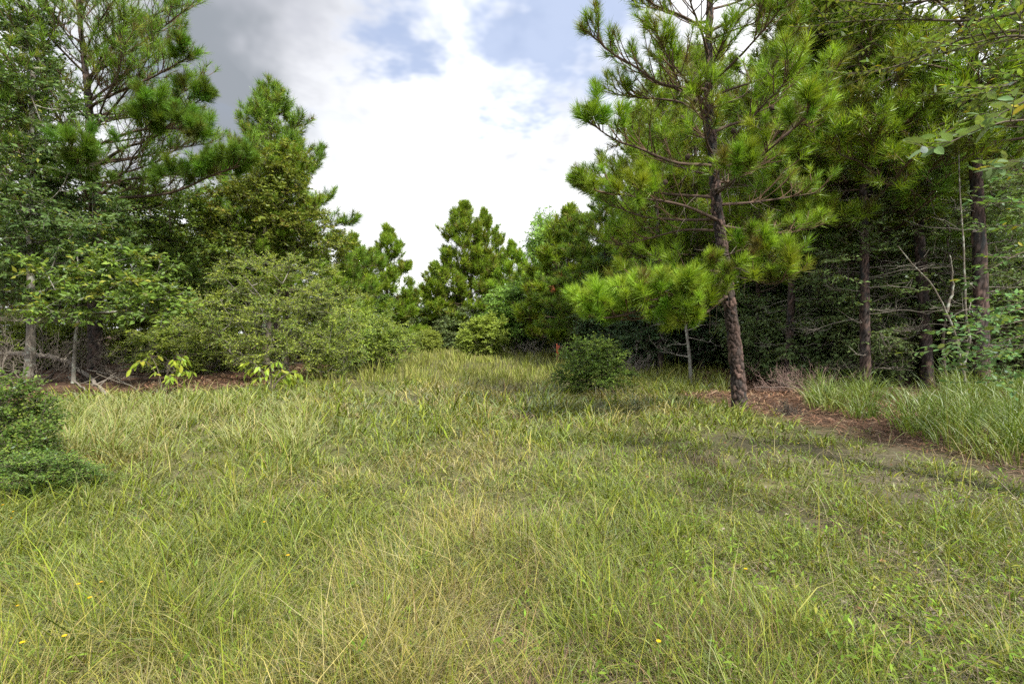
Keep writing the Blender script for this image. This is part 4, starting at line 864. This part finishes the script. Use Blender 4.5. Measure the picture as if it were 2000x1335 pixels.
# oak whose boughs hang into the upper right corner; its trunk stands just outside the frame
OL = [(.12, .21, .06, 4), (.16, .26, .05, 4), (.22, .30, .06, 2), (.44, .42, .03, .25)]
g = np.array((5.3, 3.9, gh(5.3, 3.9))); q = lambda *pts: [at(px, py, Y) - g for px, py, Y in pts]
leafy('oak_tree', 'oak whose leafy boughs hang into the upper right corner', 'oak tree', g,
    [q((2250, 60, 4.1), (2050, 20, 4.3), (1900, 40, 4.4), (1760, 38, 4.5), (1610, 45, 4.6)), q((2250, 20, 4.0), (2080, -30, 4.2), (1900, -10, 4.4), (1720, 10, 4.5), (1640, -10, 4.6)),
     q((2240, 80, 4.0), (2060, 60, 4.1), (1900, 70, 4.3), (1780, 120, 4.4), (1690, 145, 4.5)), q((2230, 120, 3.8), (2080, 90, 3.8), (1980, 70, 3.9), (1880, 90, 4.0)),
     q((2260, 60, 4.0), (2100, -60, 4.0), (1900, -60, 4.2), (1800, -40, 4.3)), q((2240, 140, 3.7), (2100, 150, 3.6), (1990, 160, 3.7), (1930, 180, 3.8))],
    71, OL, .07, .036, W=.45, twig_n=21, twig_l=.6, n_obj=300, stem_r=.018, trunk=([(0, 0, -.1), (.05, 0, 1.5), (-.05, .1, 3), (0, 0, 5.5)], [.16, .14, .12, .08]))
g = np.array((4.6, 2.75, gh(4.6, 2.75))); q = lambda *pts: [at(px, py, Y) - g for px, py, Y in pts]
leafy('leafy_sapling', 'near sapling with large pale grey-green leaves at the right edge', 'sapling', g,
    [q((2600, 300, 2.8), (2250, 240, 2.9), (2080, 235, 3.0), (1950, 240, 3.0), (1830, 290, 3.05)), q((2600, 300, 2.8), (2250, 300, 2.8), (2080, 290, 2.9), (1960, 330, 3.0)), q((2500, 200, 2.9), (2200, 180, 3), (2030, 190, 3.1), (1940, 230, 3.2))],
    72, [(.14, .22, .10, 4), (.11, .18, .07, 3), (.18, .27, .10, 2), (.42, .40, .04, .12)], .10, .05, W=.42, twig_n=11, twig_l=.36, n_obj=220, stem_r=.012, trunk=([(.05, 0, -.1), (.08, 0, 1), (.0, 0, 2), (-.05, .1, 3)], [.05, .045, .04, .02]))
g = np.array((7.2, 6.4, gh(7.2, 6.4))); q = lambda *pts: [at(px, py, Y) - g for px, py, Y in pts]
leafy('leafy_sapling', 'soft green sapling reaching in low from the right edge over tall grass', 'sapling', g,
    [q((2200, 640, 6.3), (2080, 610, 6.2), (1980, 630, 6.2), (1890, 655, 6.2), (1850, 680, 6.2)), q((2200, 660, 6.4), (2060, 660, 6.3), (1960, 690, 6.3), (1880, 720, 6.3)), q((2200, 620, 6.4), (2080, 570, 6.3), (1990, 590, 6.3), (1930, 620, 6.3)), q((2200, 680, 6.5), (2080, 700, 6.4), (2000, 730, 6.4), (1930, 745, 6.4)), q((2200, 640, 6.3), (2080, 640, 6.2), (1980, 660, 6.1), (1900, 690, 6.1)), q((2200, 600, 6.5), (2060, 590, 6.5), (1970, 610, 6.5), (1880, 640, 6.5)), q((2200, 660, 6.5), (2090, 650, 6.6), (2000, 680, 6.6), (1920, 700, 6.6))],
    73, [(.11, .20, .075, 4), (.14, .24, .08, 3), (.20, .28, .07, 1)], .085, .05, W=.55, twig_n=14, twig_l=.65, n_obj=260, stem_r=.012, trunk=([(.3, 0, -.1), (.3, 0, .8), (.25, 0, 1.8), (.2, 0, 3.2)], [.03, .028, .022, .01]))
g = np.array((6.4, 5.2, gh(6.4, 5.2))); q = lambda *pts: [at(px, py, Y) - g for px, py, Y in pts]
leafy('leafy_sapling', 'sapling with narrow feathered leaflets at the middle of the right edge', 'sapling', g,
    [q((2230, 420, 5.2), (2080, 400, 5.1), (1990, 395, 5.1), (1920, 400, 5.1)), q((2230, 450, 5.2), (2080, 470, 5.1), (1980, 500, 5.1), (1895, 555, 5.1)), q((2230, 430, 5.2), (2090, 430, 5.2), (2000, 440, 5.2), (1910, 440, 5.2)), q((2230, 400, 5.2), (2100, 350, 5.2), (2000, 340, 5.2), (1950, 350, 5.2))],
    74, [(.10, .19, .06, 4), (.14, .25, .06, 3), (.36, .36, .05, .3)], .08, .035, W=.36, twig_n=11, twig_l=.4, n_obj=240, stem_r=.01, trunk=([(.3, 0, -.1), (.2, 0, 1), (.1, 0, 2.2), (0, 0, 3)], [.03, .028, .02, .012]))
for nm, px, Y, h, w, sd, lb in (('sapling', 318, 12.9, .95, .7, 75, 'yellow-green sapling with drooping leaves on the pine straw bank'), ('sapling', 530, 12.3, .75, .65, 76, 'bright green leafy sprout in the grass before the largest bush')):
    r = np.random.default_rng(sd); S = []
    for k in range(7):
        a = r.uniform(0, 6.28); e = np.array([math.cos(a) * w, math.sin(a) * w * .7, h * r.uniform(.45, .95)]); S.append([(0, 0, -.05), e * np.array([.25, .25, .6]), e * np.array([.65, .65, 1.05]), e])
    leafy('leafy_sprout', lb, 'sapling', G(px, Y), S, sd, LIME, .19, .075, W=.36, droop=.75, twig_n=4, twig_l=.35, n_obj=300, stem_r=.012, up=.5)
# pale-barked forked sapling under the right woods
g = G(1888, 10.8); wm = MB(); root = thing('forked_sapling', 'pale slender forked sapling stem before the straight right-hand trunk', 'sapling', g)
for P in ([(1888, 800), (1884, 740), (1880, 715), (1872, 670), (1850, 610), (1825, 560), (1790, 520), (1760, 480)], [(1880, 715), (1890, 670), (1884, 600), (1882, 500), (1878, 400), (1874, 300)], [(1850, 610), (1862, 560), (1858, 500)]):
    A = smooth_path(np.array([at(x, y, 10.8) for x, y in P]) - g, 24); A += np.cumsum(rng.normal(0, .008, A.shape), 0); tubes(wm, A, .030 * (1 - .7 * np.linspace(0, 1, 24)), 8, (.13, .115, .095))
wm.build('stem', M_LICHEN, root, True)
g = G(1345, 15.8); wm = MB(); root = thing('dead_sapling', 'lichen-grey dead sapling with bare crooked twigs left of the lone pine', 'sapling', g); r = np.random.default_rng(3)
A = smooth_path(np.array([at(x, y, 15.8) for x, y in ((1350, 752), (1347, 700), (1340, 640), (1336, 590), (1330, 530))]) - g, 20); tubes(wm, A, .065 * (1 - .75 * np.linspace(0, 1, 20)), 9, (.20, .185, .165)); wm.build('stem', M_LICHEN, root, True); wm = MB()
for k in range(13):
    P = limb_path(r, A[r.integers(4, 17)], r.uniform(2.4, 4.0) if k % 2 else r.uniform(-.7, .7), R(r.uniform(-10, 30)), r.uniform(.5, 1.5), 9, r.uniform(-.2, .2), .2); tubes(wm, P, .016 * (1 - .8 * np.linspace(0, 1, 9)), 5, (.27, .25, .22))
    t, _, _ = grow_limb(r, P, 5, .4, t0=.2, sub=1, upb=0); tubes(wm, t, np.broadcast_to(np.array([.007, .006, .005, .004, .003]), (len(t), 5)), 3, (.27, .25, .22))
wm.build('bare_twigs', M_DEAD, root)

# ------------------------------------------------------------------ dead wood
def brush(label, loc, n, L, seed, col, name='dead_brush', el=(0, 60), group=None, tr=.012, sub=2, flat=1):
    r = np.random.default_rng(seed); root = thing(name, label, 'dead brush', loc, group); wm = MB(); tm = MB()
    for k in range(n):
        b = np.array([*r.normal(0, .25 * L, 2), 0.0]); P = limb_path(r, b, r.uniform(0, 6.28), R(r.uniform(*el)), L * r.uniform(.5, 1.2), 10, r.uniform(-.35, .15), .22); P[:, 2] = np.maximum(P[:, 2], .01)
        tubes(wm, P, tr * (1 - .75 * np.linspace(0, 1, 10)) * r.uniform(.6, 1.3), 5, np.array(col) * r.uniform(.7, 1.2))
        t, _, _ = grow_limb(r, P, 8, L * .45, t0=.15, sub=sub, upb=-.05); t[..., 2] = np.maximum(t[..., 2], .005); t = t + np.cumsum(r.normal(0, .02, t.shape), 1)
        tubes(tm, t, np.broadcast_to(np.array([.5, .42, .35, .28, .2]) * tr, (len(t), 5)), 3, np.array(col) * r.uniform(.8, 1.25))
    wm.build('stem', M_DEAD, root, True); tm.build('twigs', M_DEAD, root)['kind'] = 'stuff'; return root
GREY = (.15, .132, .112)
brush('tangle of bare grey branches in front of the lichen-barked oak', G(60, 13.6), 10, 1.6, 81, GREY, el=(5, 70), tr=.016)
brush('bare grey branches arching out at the far left frame edge', G(-10, 13.0), 9, 1.7, 82, GREY, el=(10, 75), tr=.016)
brush('low bare grey twigs piled right of the lichen-barked sapling', G(225, 14.6), 12, 1.2, 83, GREY, el=(0, 45), tr=.012)
brush('upper snarl of dead grey twigs beneath the dark upper left oak', G(70, 14.6) + np.array([0, 0, 1.6]), 10, 1.3, 84, GREY, el=(-20, 40), tr=.012)
brush('pinkish-brown dry twig heap right of the lone pine', G(1565, 12.6), 26, .8, 85, (.24, .17, .15), el=(0, 50), tr=.007)
brush('grey dry brush low under the dark cedar near the stake', G(1045, 32), 18, 1.5, 86, (.30, .27, .24), el=(0, 50), tr=.016, sub=1)
brush('thin grey dry weeds behind the vine-grown bush', G(1235, 18), 18, .9, 87, (.28, .24, .22), el=(30, 80), tr=.007, sub=1)
brush('dark dead stump sprout at the foot of the lone pine', G(1540, 9.0), 12, .22, 88, (.08, .07, .06), el=(20, 85), tr=.008, sub=1)
brush('bare pale dead branches reaching left from the slim leaning pine', G(1720, 13.0) + np.array([0, 0, 1.4]), 9, 1.5, 89, (.20, .18, .16), el=(-15, 25), tr=.012, sub=1)
brush('bare dead branches low in front of the stout plated pine', G(1690, 12.8) + np.array([0, 0, .5]), 8, 1.3, 90, (.18, .16, .14), el=(-5, 30), tr=.011, sub=1)
def log(label, pts, r0, r1, col=(.19, .17, .148), seed=0):
    r = np.random.default_rng(seed); P = np.array(pts, float); g = P[0].copy(); root = thing('fallen_branch', label, 'fallen branch', g); wm = MB(); A = smooth_path(P - g, 18) + r.normal(0, .012, (18, 3)); tubes(wm, A, np.linspace(r0, r1, 18), 8, col)
    for k in range(4):
        q = A[r.integers(4, 17)]; e = q + np.array([*r.normal(0, .35, 2), r.uniform(.05, .4)]); tubes(wm, bez(q, (q + e) / 2 + r.normal(0, .05, 3), e, 5), np.linspace(r1 * .8, .004, 5), 5, col)
    wm.build('stem', M_DEAD, root, True)
def onl(px, py, lift=.05):
    Y = 1500 / (py - 650); x = (px - 1000) / 1000 * Y; return (x, Y, gh(x, Y) + lift)
log('weathered grey log lying level behind the lichen-barked oak', [at(-60, 691, 16), at(20, 690, 15.8), at(100, 697, 15.2), at(150, 712, 14.6)], .085, .06, seed=1)
log('grey fallen branch sloping down to the left grass edge', [onl(140, 738, .12), onl(170, 752, .09), onl(200, 768, .06), onl(218, 778, .04)], .07, .03, seed=2)
log('thin pale fallen stick pointing right across the pine straw', [onl(170, 742, .1), onl(215, 752, .12), onl(268, 766, .04)], .022, .010, (.30, .27, .22), seed=3)
log('thin grey fallen stick beside the lichen-barked sapling', [onl(135, 755, .05), onl(155, 765, .06), onl(185, 775, .03)], .03, .012, seed=4)
log('thin grey fallen stick across the straw right of the lone pine', [onl(1475, 763, .1), onl(1520, 768, .12), onl(1575, 772, .1)], .016, .008, (.2, .17, .15), seed=5)

# ------------------------------------------------------------------ survey stake, rusty dead bough, flowers, cones
M_STAKE = bpy.data.materials.new('stake_paint'); M_STAKE.use_nodes = True; t = M_STAKE.node_tree; p = t.nodes['Principled BSDF']; p.inputs['Roughness'].default_value = .6
t.links.new(mixc(t, noise(t, N(t, 'ShaderNodeTexCoord').outputs['Object'], 14, 4), (.85, .16, .05), (.95, .26, .12)), p.inputs['Base Color'])
M_FLAG = bpy.data.materials.new('flagging_tape'); M_FLAG.use_nodes = True; t = M_FLAG.node_tree; p = t.nodes['Principled BSDF']; p.inputs['Roughness'].default_value = .35
t.links.new(mixc(t, noise(t, N(t, 'ShaderNodeTexCoord').outputs['Object'], 9, 3), (.95, .17, .12), (1, .30, .22)), p.inputs['Base Color'])
M_LATH = wood_mat('lath_wood', 40, .3, .3)
g = G(1088, 24); root = thing('survey_stake', 'orange-red flagged survey stake at the far edge of the grass', 'survey stake', g, sc=(.7, .8, .84))
def box_mb(x0, x1, y0, y1, z0, z1, col=(.5, .4, .3), point=0):
    m = MB(); c = [(x, y, z) for z in (z0, z1) for x, y in ((x0, y0), (x1, y0), (x1, y1), (x0, y1))]; m.add(c, {4: [(3, 2, 1, 0), (4, 5, 6, 7), (0, 1, 5, 4), (1, 2, 6, 5), (2, 3, 7, 6), (3, 0, 4, 7)]}, col); return m
box_mb(-.04, .04, -.014, .014, -.1, .62, (.42, .25, .13)).build('post', M_LATH, root)
box_mb(-.043, .043, -.017, .017, .62, 1.22).build('painted_top', M_STAKE, root)
r = np.random.default_rng(4); m = MB()
for k in range(3):
    s = np.linspace(0, 1, 8); x = .05 + .03 * k + .05 * np.sin(s * 5 + k) ; P = np.stack([x, -.03 - .03 * np.cos(s * 4 + k), 1.12 - s * (.38 + .12 * k)], -1); w = .022 + 0 * s
    V = np.concatenate([P - np.array([.022, 0, 0]), P + np.array([.022, .006, 0])]); m.add(V, {4: [(i, i + 1, i + 9, i + 8) for i in range(7)]}, (.9, .2, .1))
m.build('flagging_ribbon', M_FLAG, root)
root = thing('dead_pine_bough', 'rust-brown dead bough hanging in the dark gap by the cedars', 'dead bough', at(1118, 535, 25.0)); r = np.random.default_rng(12); wm = MB(); TP = []; TD = []
for k in range(6):
    P = limb_path(r, r.normal(0, .15, 3), r.uniform(-1, 1) + (3.1 if k % 2 else 0), R(r.uniform(-50, 10)), r.uniform(.6, 1.4), 9, -.2, .1); tubes(wm, P, .014 * (1 - .7 * np.linspace(0, 1, 9)), 5, (.2, .15, .12)); tw, a, b = grow_limb(r, P, 7, .45, sub=1, upb=-.4); tubes(wm, tw, np.broadcast_to(np.full(5, .006), (len(tw), 5)), 3, (.2, .14, .1)); TP.append(a); TD.append(b - np.array([0, 0, .6]))
wm.build('stem', M_DEAD, root); TP = np.concatenate(TP); fm = MB(); put_tufts(fm, TEMP_LOD, TP, np.concatenate(TD), np.full(len(TP), .8), pick(r, [(.34, .12, .05, 3), (.26, .10, .05, 2)], len(TP)), r); fm.build('dead_needles', M_LITTER, root)

def flower_parts():
    st = MB(); tubes(st, bez((0, 0, 0), (.02, .01, .2), (.01, .0, .42), 6), np.full(6, .0022), 4, (.16, .24, .06))
    hd = MB(); n = 9; a = np.arange(n) * 2 * np.pi / n; d = np.stack([np.cos(a), np.sin(a), .25 + 0 * a], -1); put_leaves(hd, np.tile([[.01, 0, .42]], (n, 1)), d, np.tile([[0, 0, 1.]], (n, 1)), np.full(n, .017), np.full(n, .009), np.tile([[.80, .52, .02]], (n, 1)), .05)
    return st.mesh('stem', M_GRASS), hd.mesh('flower_head', M_LEAF)
fs, fh = flower_parts(); r = np.random.default_rng(15)
spots = [(8, 968), (25, 965), (24, 977), (200, 1100), (155, 1125), (177, 1146), (130, 1225), (40, 1235), (35, 1140), (565, 1075), (516, 1008), (1290, 1240), (1455, 1090), (1560, 855), (740, 735), (765, 742), (728, 750), (1925, 790)]
for i, (px, py) in enumerate(spots):
    D = CAMZ - .30; Y = D * 1000 / (py - 650); x = (px - 1000) / 1000 * Y
    o = thing('wildflower', 'small yellow daisy-like wildflower standing in the grass', 'wildflower', (x, Y, gh(x, Y) - .02), 'yellow wildflowers dotted through the grass', r.uniform(0, 6.28), r.uniform(.5, .7))
    for nm, me in (('stem', fs), ('flower_head', fh)):
        c = bpy.data.objects.new(nm, me); COL.objects.link(c); c.parent = o
print('tris', sum(sum(len(p.vertices) - 2 for p in me.polygons) if len(me.polygons) < 5 else int((len(me.loops) - 2 * len(me.polygons))) for me in bpy.data.meshes), 'objects', len(bpy.data.objects), 'time', time.time() - T0)
